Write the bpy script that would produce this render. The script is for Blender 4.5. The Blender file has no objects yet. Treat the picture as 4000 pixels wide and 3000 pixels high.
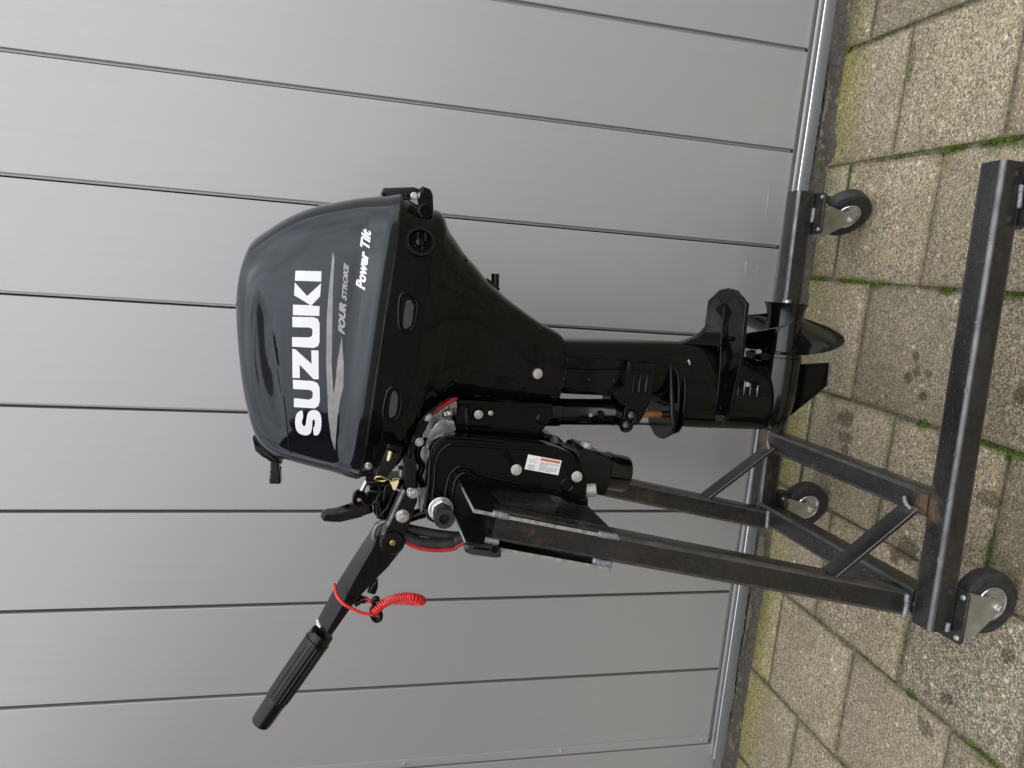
import bpy, bmesh, math, random
from mathutils import Vector, Matrix, noise
from mathutils.bvhtree import BVHTree
from mathutils.geometry import tessellate_polygon
R = math.radians
rnd = random.Random(7)
scene = bpy.context.scene
COL = scene.collection

# ------------------------------------------------------------------ camera, light, exposure
cam = bpy.data.cameras.new('camera')
cam.sensor_width = 36.0
cam.lens = 24.95
cam.clip_end = 500
cam_o = bpy.data.objects.new('camera', cam)
COL.objects.link(cam_o)
cam_o.matrix_world = Matrix(((0.080973, 0.981071, 0.175905, 0.000000), (-0.213344, 0.189454, -0.958432, 0.000000), (-0.973616, 0.040079, 0.224647, 1.260000), (0.000000, 0.000000, 0.000000, 1.000000)))   # 1.26 m up, 13 degrees down, held on its side
scene.camera = cam_o

SUN_EL, SUN_AZ = R(52), R(150)      # azimuth clockwise from +Y (into the wall): high, behind and right of the camera
world = bpy.data.worlds.new('World')
scene.world = world
world.use_nodes = True
wn = world.node_tree
wn.nodes.clear()
w_out = wn.nodes.new('ShaderNodeOutputWorld')
w_bg = wn.nodes.new('ShaderNodeBackground')
w_sky = wn.nodes.new('ShaderNodeTexSky')
w_sky.sky_type = 'NISHITA'
w_sky.sun_disc = False
w_sky.sun_elevation = SUN_EL
w_sky.sun_rotation = SUN_AZ
w_sky.dust_density = 0.6
w_hs = wn.nodes.new('ShaderNodeHueSaturation')
w_hs.inputs['Saturation'].default_value = 0.16
w_bg.inputs['Strength'].default_value = 0.145
wn.links.new(w_sky.outputs[0], w_hs.inputs['Color'])
# overcast: brighter overhead than at the horizon, soft cloud structure
w_tc = wn.nodes.new('ShaderNodeTexCoord')
w_sep = wn.nodes.new('ShaderNodeSeparateXYZ')
wn.links.new(w_tc.outputs['Generated'], w_sep.inputs[0])
w_lum = wn.nodes.new('ShaderNodeMapRange')
w_lum.inputs['From Min'].default_value = 0.0
w_lum.inputs['From Max'].default_value = 1.0
w_lum.inputs['To Min'].default_value = 0.55
w_lum.inputs['To Max'].default_value = 1.75
wn.links.new(w_sep.outputs[2], w_lum.inputs['Value'])
w_cl = wn.nodes.new('ShaderNodeTexNoise')
w_cl.inputs['Scale'].default_value = 2.6
w_cl.inputs['Detail'].default_value = 5
w_cl.inputs['Roughness'].default_value = 0.55
wn.links.new(w_tc.outputs['Generated'], w_cl.inputs['Vector'])
w_cr = wn.nodes.new('ShaderNodeMapRange')
w_cr.inputs['From Min'].default_value = 0.3
w_cr.inputs['From Max'].default_value = 0.7
w_cr.inputs['To Min'].default_value = 0.65
w_cr.inputs['To Max'].default_value = 1.35
wn.links.new(w_cl.outputs[0], w_cr.inputs['Value'])
w_m1 = wn.nodes.new('ShaderNodeVectorMath')
w_m1.operation = 'SCALE'
w_m2 = wn.nodes.new('ShaderNodeVectorMath')
w_m2.operation = 'SCALE'
wn.links.new(w_hs.outputs[0], w_m1.inputs[0])
wn.links.new(w_lum.outputs[0], w_m1.inputs['Scale'])
wn.links.new(w_m1.outputs[0], w_m2.inputs[0])
wn.links.new(w_cr.outputs[0], w_m2.inputs['Scale'])
wn.links.new(w_m2.outputs[0], w_bg.inputs['Color'])
wn.links.new(w_bg.outputs[0], w_out.inputs['Surface'])

sun = bpy.data.lights.new('sun', 'SUN')
sun.energy = 0.5
sun.angle = R(140)
sun.color = (1.0, 0.975, 0.945)
sun_o = bpy.data.objects.new('sun', sun)
COL.objects.link(sun_o)
sd = Vector((math.sin(SUN_AZ) * math.cos(SUN_EL), math.cos(SUN_AZ) * math.cos(SUN_EL), math.sin(SUN_EL)))
sun_o.rotation_euler = sd.to_track_quat('Z', 'Y').to_euler()
sun_o.location = (2, -4, 6)

scene.view_settings.view_transform = 'Standard'
scene.view_settings.look = 'None'
scene.view_settings.gamma = 1
scene.view_settings.use_curve_mapping = False
scene.view_settings.exposure = 0.87

# ------------------------------------------------------------------ materials
def new_mat(name):
    m = bpy.data.materials.new(name)
    m.use_nodes = True
    nt = m.node_tree
    return m, nt, nt.nodes['Principled BSDF']

def N(nt, typ, **kw):
    n = nt.nodes.new(typ)
    for k, v in kw.items():
        setattr(n, k, v)
    return n

def ramp(nt, src, stops, interp='LINEAR'):
    r = N(nt, 'ShaderNodeValToRGB')
    r.color_ramp.interpolation = interp
    el = r.color_ramp.elements
    while len(el) > 1:
        el.remove(el[-1])
    el[0].position = stops[0][0]
    c = stops[0][1]
    el[0].color = (*c, 1) if isinstance(c, tuple) else (c, c, c, 1)
    for p, c in stops[1:]:
        e = el.new(p)
        e.color = (*c, 1) if isinstance(c, tuple) else (c, c, c, 1)
    nt.links.new(src, r.inputs[0])
    return r.outputs[0]

def noise_tex(nt, vec, scale, detail=4, rough=0.55, stretch=None):
    if stretch:
        mp = N(nt, 'ShaderNodeMapping')
        mp.inputs['Scale'].default_value = stretch
        nt.links.new(vec, mp.inputs['Vector'])
        vec = mp.outputs[0]
    n = N(nt, 'ShaderNodeTexNoise')
    n.inputs['Scale'].default_value = scale
    n.inputs['Detail'].default_value = detail
    n.inputs['Roughness'].default_value = rough
    nt.links.new(vec, n.inputs['Vector'])
    return n.outputs[0]

def mix(nt, fac, a, b, typ='MIX'):
    m = N(nt, 'ShaderNodeMix', data_type='RGBA', blend_type=typ)
    for i, v in ((0, fac), (6, a), (7, b)):
        s = m.inputs[i]
        if isinstance(v, (int, float)):
            s.default_value = v if i == 0 else (v, v, v, 1)
        elif isinstance(v, tuple):
            s.default_value = (*v, 1)
        else:
            nt.links.new(v, s)
    return m.outputs[2]

def math_n(nt, op, a, b=0.0, c=None, clamp=False):
    m = N(nt, 'ShaderNodeMath', operation=op, use_clamp=clamp)
    for i, v in enumerate((a, b) if c is None else (a, b, c)):
        if isinstance(v, (int, float)):
            m.inputs[i].default_value = v
        else:
            nt.links.new(v, m.inputs[i])
    return m.outputs[0]

def bump(nt, bsdf, h, strength=0.3, dist=0.001):
    b = N(nt, 'ShaderNodeBump')
    b.inputs['Strength'].default_value = strength
    b.inputs['Distance'].default_value = dist
    nt.links.new(h, b.inputs['Height'])
    nt.links.new(b.outputs[0], bsdf.inputs['Normal'])

def objco(nt):
    return N(nt, 'ShaderNodeTexCoord').outputs['Object']

def worldco(nt):
    return N(nt, 'ShaderNodeNewGeometry').outputs['Position']

def paint(name, col, rough, metallic=0.0, var=0.25, scale=25, coat=0.0, bumps=0.0, dust=0.0, spec=0.5, tint=(1, 1, 1)):
    m, nt, b = new_mat(name)
    co = objco(nt)
    n = noise_tex(nt, co, scale, 5)
    lo = tuple(c * (1 - var) for c in col)
    hi = tuple(c * (1 + var) for c in col)
    c = ramp(nt, n, [(0.3, lo), (0.7, hi)])
    if dust:
        d = noise_tex(nt, co, 260, 3, 0.7)
        dm = ramp(nt, d, [(0.66, 0.0), (0.76, dust)])
        c = mix(nt, dm, c, (0.16, 0.15, 0.135))
    nt.links.new(c, b.inputs['Base Color'])
    r = ramp(nt, noise_tex(nt, co, scale * 1.7, 4), [(0.3, max(0.02, rough * 0.75)), (0.7, rough * 1.3)])
    nt.links.new(r, b.inputs['Roughness'])
    b.inputs['Metallic'].default_value = metallic
    b.inputs['Specular IOR Level'].default_value = spec
    b.inputs['Specular Tint'].default_value = (*tint, 1)
    b.inputs['Coat Weight'].default_value = coat
    b.inputs['Coat Roughness'].default_value = 0.06
    if bumps:
        bump(nt, b, noise_tex(nt, co, scale * 12, 3), bumps, 0.001)
    return m

M = {}
M['gloss'] = paint('gloss_black_paint', (0.0020, 0.0021, 0.0025), 0.07, var=0.2, scale=14, dust=0.14, spec=0.25)
M['wet'] = paint('deep_gloss_black', (0.0024, 0.0025, 0.0028), 0.13, var=0.2, scale=14, dust=0.1, spec=0.55)
M['cowl'] = paint('cowl_black_paint', (0.0042, 0.0052, 0.0080), 0.055, var=0.25, scale=9, coat=0.10, dust=0.08, spec=0.50, tint=(0.88, 0.94, 1.0))
M['satin'] = paint('satin_black_plastic', (0.0048, 0.0050, 0.0056), 0.23, var=0.25, scale=40, bumps=0.08, dust=0.12, spec=0.34)
M['rubber'] = paint('black_rubber', (0.030, 0.0295, 0.029), 0.45, var=0.35, scale=60, bumps=0.15, dust=0.25, spec=0.32)
M['hole'] = paint('dark_recess', (0.001, 0.001, 0.001), 0.7, spec=0.1)
M['white'] = paint('white_print', (0.80, 0.81, 0.83), 0.28, var=0.03)
M['silver'] = paint('silver_print', (0.27, 0.267, 0.265), 0.35, metallic=0.3, var=0.2, scale=60)
M['dimsilver'] = paint('grey_print', (0.36, 0.36, 0.37), 0.35, var=0.1)
M['orange'] = paint('orange_print', (0.80, 0.16, 0.03), 0.4, var=0.05)
M['ink'] = paint('grey_ink', (0.22, 0.22, 0.22), 0.5, var=0.1)
M['steelbolt'] = paint('bright_steel', (0.55, 0.545, 0.53), 0.3, metallic=0.85, var=0.15, scale=200)
M['whitepaintbolt'] = paint('pale_anodised', (0.50, 0.49, 0.46), 0.4, metallic=0.4, var=0.2, scale=150)
M['brass'] = paint('brass', (0.55, 0.42, 0.2), 0.3, metallic=1.0)
M['copper'] = paint('copper_tube', (0.48, 0.22, 0.08), 0.4, metallic=0.4)
M['red'] = paint('red_plastic', (0.72, 0.035, 0.035), 0.38, var=0.08)
M['redcable'] = paint('red_rubber', (0.45, 0.012, 0.02), 0.42, var=0.1)
M['tag'] = paint('cream_tag', (0.66, 0.56, 0.33), 0.5, var=0.12)
M['weld'] = paint('weld_metal', (0.25, 0.258, 0.275), 0.42, metallic=0.5, var=0.5, scale=260, bumps=0.5)
M['cutedge'] = paint('cut_steel_edge', (0.30, 0.29, 0.275), 0.5, metallic=0.3, var=0.4, scale=90)
M['worngrey'] = paint('worn_grey_metal', (0.16, 0.165, 0.175), 0.3, metallic=0.5, var=0.9, scale=45)
M['brightcast'] = paint('blotched_bright_casting', (0.62, 0.625, 0.64), 0.22, metallic=0.6, var=0.55, scale=30)  # pale blotches paint the swivel head's reflections into the colour
M['greyplastic'] = paint('dark_grey_plastic', (0.022, 0.0225, 0.024), 0.35, var=0.15)
M['blacksteel'] = paint('black_mill_plate', (0.0055, 0.0052, 0.0050), 0.30, var=0.4, scale=40, spec=0.36)
M['rimzinc'] = paint('zinc_rim', (0.68, 0.70, 0.73), 0.22, metallic=0.95, var=0.08, scale=60)

HEAT = [(-0.392, 1.06, 0.2, 0.040), (-0.407, 1.60, 0.2, 0.045)]
def steel_mat():
    m, nt, b = new_mat('bare_mill_steel')
    co = objco(nt)
    big = noise_tex(nt, co, 9, 6, 0.6)
    c = ramp(nt, big, [(0.25, (0.0105, 0.0100, 0.0098)), (0.5, (0.0185, 0.0180, 0.0178)), (0.75, (0.040, 0.0392, 0.040))])
    fine = noise_tex(nt, co, 130, 4, 0.6)
    c = mix(nt, ramp(nt, fine, [(0.35, 0.0), (0.75, 0.4)]), c, (0.055, 0.054, 0.054))
    patch = noise_tex(nt, co, 13, 3, 0.5)
    spots = noise_tex(nt, co, 85, 5, 0.7)
    rust = math_n(nt, 'MULTIPLY', ramp(nt, patch, [(0.57, 0.0), (0.68, 1.0)]), ramp(nt, spots, [(0.5, 0.0), (0.62, 1.0)]))
    c = mix(nt, math_n(nt, 'MULTIPLY', rust, 0.5), c, (0.19, 0.075, 0.028))
    br = ramp(nt, noise_tex(nt, co, 5, 4), [(0.55, 0.0), (0.8, 0.3)])
    c = mix(nt, br, c, (0.060, 0.046, 0.036))
    wc = worldco(nt)
    for hx, hy, hz, hr in HEAT:           # heat-tinted, lightly rusted patches at two welded joints
        vm = N(nt, 'ShaderNodeVectorMath', operation='DISTANCE')
        nt.links.new(wc, vm.inputs[0])
        vm.inputs[1].default_value = (hx, hy, hz)
        d = math_n(nt, 'ADD', vm.outputs['Value'], math_n(nt, 'MULTIPLY', math_n(nt, 'SUBTRACT', noise_tex(nt, wc, 45, 4), 0.5), hr * 1.3))
        f = ramp(nt, math_n(nt, 'DIVIDE', d, hr), [(0.45, 0.6), (1.0, 0.0)])
        c = mix(nt, f, c, ramp(nt, noise_tex(nt, wc, 90, 4), [(0.42, (0.21, 0.17, 0.12)), (0.6, (0.20, 0.085, 0.035))]))
    nt.links.new(c, b.inputs['Base Color'])
    b.inputs['Metallic'].default_value = 0.35
    b.inputs['Specular IOR Level'].default_value = 0.62
    r = ramp(nt, noise_tex(nt, co, 30, 4), [(0.3, 0.20), (0.7, 0.36)])
    nt.links.new(r, b.inputs['Roughness'])
    bump(nt, b, fine, 0.12, 0.001)
    return m
M['steel'] = steel_mat()
M['steeledge'] = paint('rubbed_highlight_corner', (0.13, 0.128, 0.13), 0.30, metallic=0.75, var=0.35, scale=25)  # shinier corner metal, lightened to carry the tubes' sky highlight

def zinc_mat():
    m, nt, b = new_mat('zinc_plate')
    co = objco(nt)
    c = ramp(nt, noise_tex(nt, co, 22, 5), [(0.3, (0.33, 0.345, 0.28)), (0.6, (0.50, 0.52, 0.46)), (0.75, (0.66, 0.69, 0.66))])
    nt.links.new(c, b.inputs['Base Color'])
    b.inputs['Metallic'].default_value = 0.8
    nt.links.new(ramp(nt, noise_tex(nt, co, 60, 4), [(0.3, 0.25), (0.7, 0.45)]), b.inputs['Roughness'])
    return m
M['zinc'] = zinc_mat()

def panel_mat():
    m, nt, b = new_mat('grey_metallic_panel_paint')
    co = worldco(nt)
    st = noise_tex(nt, co, 70, 3, 0.6, (1, 1, 0.03))
    cl = noise_tex(nt, co, 1.3, 3, 0.5)
    c = ramp(nt, st, [(0.3, (0.392, 0.393, 0.396)), (0.7, (0.404, 0.405, 0.408))])
    c = mix(nt, ramp(nt, cl, [(0.35, 0.0), (0.7, 0.10)]), c, (0.33, 0.325, 0.315))
    sc = noise_tex(nt, co, 150, 2, 0.5)
    zz = N(nt, 'ShaderNodeSeparateXYZ')
    nt.links.new(co, zz.inputs[0])
    low = ramp(nt, zz.outputs[2], [(0.1, 1.0), (0.55, 0.25)])
    spk = math_n(nt, 'MULTIPLY', ramp(nt, sc, [(0.70, 0.0), (0.74, 0.6)]), low)
    c = mix(nt, spk, c, (0.62, 0.62, 0.60))
    scu = noise_tex(nt, co, 9, 6, 0.75, (1, 1, 2.5))
    c = mix(nt, ramp(nt, scu, [(0.72, 0.0), (0.76, 0.35)]), c, (0.24, 0.24, 0.24))
    nt.links.new(c, b.inputs['Base Color'])
    b.inputs['Metallic'].default_value = 0.42
    nt.links.new(ramp(nt, noise_tex(nt, co, 90, 3, 0.6, (1, 1, 0.05)), [(0.3, 0.42), (0.7, 0.45)]), b.inputs['Roughness'])
    bump(nt, b, st, 0.02, 0.0004)
    return m
M['panel'] = panel_mat()
M['rail'] = paint('grey_aluminium_rail', (0.245, 0.247, 0.248), 0.33, metallic=0.45, var=0.02, scale=20)
M['railedge'] = paint('nose_highlight', (0.85, 0.86, 0.88), 0.3, metallic=0.9, var=0.03)  # bright metal for the painted highlight on the rail's nose

STAINS = [(-0.341, 1.563, 0.026, 1.30), (-0.391, 1.553, 0.020, 1.50), (-0.419, 1.546, 0.017, 1.00), (-0.200, 1.382, 0.016, 1.00), (-0.182, 1.362, 0.014, 1.10), (-0.179, 1.327, 0.012, 1.00), (-0.233, 1.330, 0.010, 1.20), (-0.149, 1.372, 0.012, 1.00), (-0.183, 1.094, 0.020, 1.20), (-0.397, 1.120, 0.020, 1.30), (-0.939, 1.156, 0.020, 1.20), (-0.679, 1.013, 0.018, 1.00), (-0.845, 1.120, 0.015, 1.40), (-0.583, 1.292, 0.030, 1.30), (-0.611, 1.319, 0.020, 1.00)]
def paver_mat():
    m, nt, b = new_mat('exposed_aggregate_concrete')
    oi = N(nt, 'ShaderNodeObjectInfo')
    co = worldco(nt)
    dn = noise_tex(nt, co, 60, 2)
    v1 = N(nt, 'ShaderNodeTexVoronoi')
    v1.inputs['Scale'].default_value = 290
    v1.inputs['Randomness'].default_value = 1.0
    nt.links.new(co, v1.inputs['Vector'])
    sep = N(nt, 'ShaderNodeSeparateColor')
    nt.links.new(v1.outputs['Color'], sep.inputs[0])
    peb = ramp(nt, sep.outputs[0], [(0.0, (0.085, 0.082, 0.082)), (0.14, (0.16, 0.14, 0.115)), (0.3, (0.27, 0.235, 0.18)),
                                    (0.5, (0.36, 0.32, 0.25)), (0.72, (0.46, 0.42, 0.34)), (0.86, (0.40, 0.28, 0.15)), (0.95, (0.60, 0.56, 0.48))], 'CONSTANT')
    pebg = ramp(nt, sep.outputs[1], [(0.0, (0.045, 0.046, 0.05)), (0.32, (0.10, 0.098, 0.095)), (0.5, (0.24, 0.215, 0.17)),
                                     (0.75, (0.38, 0.345, 0.28)), (0.93, (0.5, 0.46, 0.4))], 'CONSTANT')
    oc = N(nt, 'ShaderNodeSeparateColor')
    nt.links.new(oi.outputs['Color'], oc.inputs[0])
    c = mix(nt, oc.outputs[0], peb, pebg)                      # object colour R: share of dark stones
    gap = ramp(nt, v1.outputs['Distance'], [(0.4, 0.0), (0.8, 0.7)])
    c = mix(nt, gap, c, (0.17, 0.145, 0.10))
    # bigger stones, sparse
    v2 = N(nt, 'ShaderNodeTexVoronoi')
    v2.inputs['Scale'].default_value = 62
    nt.links.new(co, v2.inputs['Vector'])
    s2 = N(nt, 'ShaderNodeSeparateColor')
    nt.links.new(v2.outputs['Color'], s2.inputs[0])
    big = math_n(nt, 'MULTIPLY', ramp(nt, s2.outputs[0], [(0.86, 0.0), (0.87, 1.0)]), ramp(nt, v2.outputs['Distance'], [(0.22, 1.0), (0.36, 0.0)]))
    c = mix(nt, big, c, ramp(nt, s2.outputs[1], [(0.0, (0.5, 0.44, 0.33)), (0.4, (0.36, 0.21, 0.10)), (0.6, (0.12, 0.11, 0.11)), (0.8, (0.55, 0.5, 0.42))], 'CONSTANT'))
    # overall tone of each slab and grime clouds
    tone = ramp(nt, oc.outputs[1], [(0.0, 0.9), (1.0, 1.5)])
    c = mix(nt, 1.0, c, tone, 'MULTIPLY')
    cl = noise_tex(nt, co, 7, 5, 0.6)
    c = mix(nt, ramp(nt, cl, [(0.45, 0.0), (0.75, 0.45)]), c, (0.15, 0.13, 0.09))
    # algae: strongest along the strip by the wall
    ps = N(nt, 'ShaderNodeSeparateXYZ')
    nt.links.new(co, ps.inputs[0])
    wallward = N(nt, 'ShaderNodeMapRange')
    wallward.inputs['From Min'].default_value = 1.67
    wallward.inputs['From Max'].default_value = 1.80
    nt.links.new(ps.outputs[1], wallward.inputs['Value'])
    alg = math_n(nt, 'MULTIPLY', wallward.outputs[0], ramp(nt, noise_tex(nt, co, 6, 5, 0.65), [(0.30, 0.25), (0.58, 1.0)]))
    alg = math_n(nt, 'MULTIPLY', alg, math_n(nt, 'MULTIPLY_ADD', oc.outputs[2], 0.75, 0.25))
    c = mix(nt, math_n(nt, 'MULTIPLY', alg, 0.95), c, mix(nt, 1.0, c, (0.80, 0.88, 0.20), 'MULTIPLY'))
    gr = math_n(nt, 'MULTIPLY', ramp(nt, noise_tex(nt, co, 17, 6, 0.7), [(0.52, 0.0), (0.70, 0.55)]), ramp(nt, noise_tex(nt, co, 3.1, 2), [(0.40, 0.15), (0.62, 1.0)]))
    c = mix(nt, gr, c, (0.085, 0.072, 0.048))
    # green-brown film everywhere, faint
    c = mix(nt, ramp(nt, noise_tex(nt, co, 4, 4), [(0.45, 0.0), (0.75, 0.30)]), c, (0.20, 0.19, 0.10))
    # dirt creeping in from the slab's edges
    ob = N(nt, 'ShaderNodeSeparateXYZ')
    nt.links.new(N(nt, 'ShaderNodeTexCoord').outputs['Generated'], ob.inputs[0])
    def edge(o):
        return math_n(nt, 'ABSOLUTE', math_n(nt, 'SUBTRACT', o, 0.5))
    e = math_n(nt, 'MAXIMUM', edge(ob.outputs[0]), edge(ob.outputs[1]))
    ed = math_n(nt, 'ADD', e, math_n(nt, 'MULTIPLY', math_n(nt, 'SUBTRACT', noise_tex(nt, co, 35, 4), 0.5), 0.09))
    c = mix(nt, ramp(nt, ed, [(0.455, 0.0), (0.50, 0.6)]), c, (0.11, 0.098, 0.05))
    # wet and oily stains of their own shape
    wet = None
    for sx, sy, sr, sq in STAINS:
        mp = N(nt, 'ShaderNodeMapping', vector_type='POINT')
        mp.inputs['Location'].default_value = (-sx / sr, -sy / (sr * sq), 0)
        mp.inputs['Scale'].default_value = (1 / sr, 1 / (sr * sq), 1)
        nt.links.new(co, mp.inputs[0])
        ln = N(nt, 'ShaderNodeVectorMath', operation='LENGTH')
        nt.links.new(mp.outputs[0], ln.inputs[0])
        d = math_n(nt, 'ADD', ln.outputs['Value'], math_n(nt, 'MULTIPLY', math_n(nt, 'SUBTRACT', dn, 0.5), 1.6))
        f = ramp(nt, d, [(0.75, 1.0), (1.05, 0.0)])
        wet = f if wet is None else math_n(nt, 'MAXIMUM', wet, f)
    c = mix(nt, math_n(nt, 'MULTIPLY', wet, 0.85), c, mix(nt, 1.0, c, (0.34, 0.32, 0.28), 'MULTIPLY'))
    c = mix(nt, 1.0, c, (0.91, 0.875, 0.775), 'MULTIPLY')
    nt.links.new(c, b.inputs['Base Color'])
    b.inputs['Roughness'].default_value = 0.62
    h = math_n(nt, 'SUBTRACT', 1.0, v1.outputs['Distance'])
    bump(nt, b, h, 0.5, 0.0022)
    return m

def soil_mat():
    m, nt, b = new_mat('dark_damp_soil')
    co = worldco(nt)
    c = ramp(nt, noise_tex(nt, co, 120, 6, 0.7), [(0.3, (0.030, 0.026, 0.021)), (0.55, (0.070, 0.061, 0.052)), (0.75, (0.15, 0.135, 0.115))])
    c = mix(nt, ramp(nt, noise_tex(nt, co, 14, 4), [(0.55, 0.0), (0.72, 0.55)]), c, (0.055, 0.07, 0.018))
    nt.links.new(c, b.inputs['Base Color'])
    b.inputs['Roughness'].default_value = 0.9
    bump(nt, b, noise_tex(nt, co, 300, 4, 0.7), 0.8, 0.003)
    return m

M['paver'] = paver_mat()
M['soil'] = soil_mat()
M['jointsoil'] = paint('joint_grit', (0.13, 0.115, 0.078), 0.95, var=0.75, scale=110, bumps=0.6)
M['moss'] = paint('moss_green', (0.12, 0.175, 0.028), 0.8, var=0.55, scale=70)
M['ground'] = paint('worn_paving', (0.21, 0.19, 0.145), 0.9, var=0.3, scale=3)
M['leafbrown'] = paint('dead_leaf', (0.12, 0.085, 0.06), 0.8, var=0.5, scale=60)
m_, nt_, b_ = new_mat('water_drop')
b_.inputs['Base Color'].default_value = (1, 1, 1, 1)
b_.inputs['Transmission Weight'].default_value = 1.0
b_.inputs['Roughness'].default_value = 0.02
b_.inputs['IOR'].default_value = 1.33
M['water'] = m_

# ------------------------------------------------------------------ mesh helpers
def finish(name, bm, mat, parent=None, ang=38, wnorm=False, flip=True):
    if flip:
        bmesh.ops.recalc_face_normals(bm, faces=bm.faces)
    me = bpy.data.meshes.new(name)
    bm.to_mesh(me)
    bm.free()
    for p in me.polygons:
        p.use_smooth = True
    me.set_sharp_from_angle(angle=R(ang))
    if isinstance(mat, (list, tuple)):
        for k in mat:
            me.materials.append(M[k])
    else:
        me.materials.append(M[mat])
    o = bpy.data.objects.new(name, me)
    COL.objects.link(o)
    if parent is not None:
        o.parent = parent
    if wnorm:
        md = o.modifiers.new('wn', 'WEIGHTED_NORMAL')
        md.keep_sharp = True
    return o

def tag(o, label=None, cat=None, group=None, kind=None):
    for k, v in (('label', label), ('category', cat), ('group', group), ('kind', kind)):
        if v:
            o[k] = v
    return o

def empty(name, loc=(0, 0, 0), rz=0.0):
    o = bpy.data.objects.new(name, None)
    o.location = loc
    o.rotation_euler = (0, 0, rz)
    o.empty_display_size = 0.1
    COL.objects.link(o)
    return o

def chaikin(pts, it=2, q=0.25):
    for _ in range(it):
        out = []
        for i in range(len(pts)):
            a, b = pts[i], pts[(i + 1) % len(pts)]
            out.append((a[0] + (b[0] - a[0]) * q, a[1] + (b[1] - a[1]) * q))
            out.append((b[0] - (b[0] - a[0]) * q, b[1] - (b[1] - a[1]) * q))
        pts = out
    return pts

MAP = {'y': lambda u, v, w: (u, w, v), 'z': lambda u, v, w: (u, v, w), 'x': lambda u, v, w: (w, u, v)}

def add_prism(bm, pts, w0, w1, bev=0.0, seg=2, ax='y'):
    f = MAP[ax]
    va = [bm.verts.new(f(u, v, w0)) for u, v in pts]
    vb = [bm.verts.new(f(u, v, w1)) for u, v in pts]
    n = len(pts)
    fa = bm.faces.new(va)
    fb = bm.faces.new(vb)
    for i in range(n):
        bm.faces.new((va[i], va[(i + 1) % n], vb[(i + 1) % n], vb[i]))
    if bev:
        ed = list({e for fc in (fa, fb) for e in fc.edges})
        bmesh.ops.bevel(bm, geom=ed, offset=bev, segments=seg, affect='EDGES', profile=0.5, clamp_overlap=True)
    return bm

def prism(name, pts, w0, w1, mat, parent, bev=0.0, seg=2, ax='y', rnd_it=0, q=0.25):
    if rnd_it:
        pts = chaikin(pts, rnd_it, q)
    bm = bmesh.new()
    add_prism(bm, pts, w0, w1, bev, seg, ax)
    return finish(name, bm, mat, parent, wnorm=bool(bev))

def catmull(pts, k=6, closed=False):
    P = [Vector(p) for p in pts]
    n = len(P)
    out = []
    rng = range(n if closed else n - 1)
    for i in rng:
        if closed:
            p0, p1, p2, p3 = P[(i - 1) % n], P[i], P[(i + 1) % n], P[(i + 2) % n]
        else:
            p1, p2 = P[i], P[i + 1]
            p0 = P[i - 1] if i else p1 * 2 - p2
            p3 = P[i + 2] if i + 2 < n else p2 * 2 - p1
        for j in range(k):
            t = j / k
            out.append(0.5 * ((2 * p1) + (p2 - p0) * t + (2 * p0 - 5 * p1 + 4 * p2 - p3) * t * t + (3 * p1 - p0 - 3 * p2 + p3) * t ** 3))
    if not closed:
        out.append(P[-1])
    return out

def add_tube(bm, path, r, n=8, closed=False, cap=True):
    P = [Vector(p) for p in path]
    m = len(P)
    rs = r if isinstance(r, (list, tuple)) else [r] * m
    def tan(i):
        if closed:
            return (P[(i + 1) % m] - P[(i - 1) % m]).normalized()
        return (P[min(i + 1, m - 1)] - P[max(i - 1, 0)]).normalized()
    t = tan(0)
    u = t.orthogonal().normalized()
    rings = []
    for i in range(m):
        t2 = tan(i)
        u = (u - t2 * u.dot(t2))
        u = u.normalized() if u.length > 1e-9 else t2.orthogonal().normalized()
        v = t2.cross(u)
        rings.append([bm.verts.new(P[i] + (u * math.cos(a) + v * math.sin(a)) * rs[i]) for a in [2 * math.pi * k / n for k in range(n)]])
    for i in range(m if closed else m - 1):
        a, b = rings[i], rings[(i + 1) % m]
        for k in range(n):
            bm.faces.new((a[k], a[(k + 1) % n], b[(k + 1) % n], b[k]))
    if cap and not closed:
        bm.faces.new(rings[0])
        bm.faces.new(rings[-1])
    return bm

def tube(name, path, r, mat, parent, n=8, closed=False):
    bm = bmesh.new()
    add_tube(bm, path, r, n, closed)
    return finish(name, bm, mat, parent, ang=60)

def add_lathe(bm, prof, org, axis, n=32, mod=None, cap=True):
    org, axis = Vector(org), Vector(axis).normalized()
    u = axis.orthogonal().normalized()
    v = axis.cross(u)
    rings = []
    for t, r in prof:
        c = org + axis * t
        ring = []
        for k in range(n):
            a = 2 * math.pi * k / n
            rr = r * (mod(a, t) if mod else 1)
            ring.append(bm.verts.new(c + (u * math.cos(a) + v * math.sin(a)) * max(rr, 1e-5)))
        rings.append(ring)
    for a, b in zip(rings, rings[1:]):
        for k in range(n):
            bm.faces.new((a[k], a[(k + 1) % n], b[(k + 1) % n], b[k]))
    if cap:
        bm.faces.new(rings[0])
        bm.faces.new(rings[-1])
    return bm

def lathe(name, prof, org, axis, mat, parent, n=32, mod=None, ang=38):
    bm = bmesh.new()
    add_lathe(bm, prof, org, axis, n, mod)
    return finish(name, bm, mat, parent, ang=ang)

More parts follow.
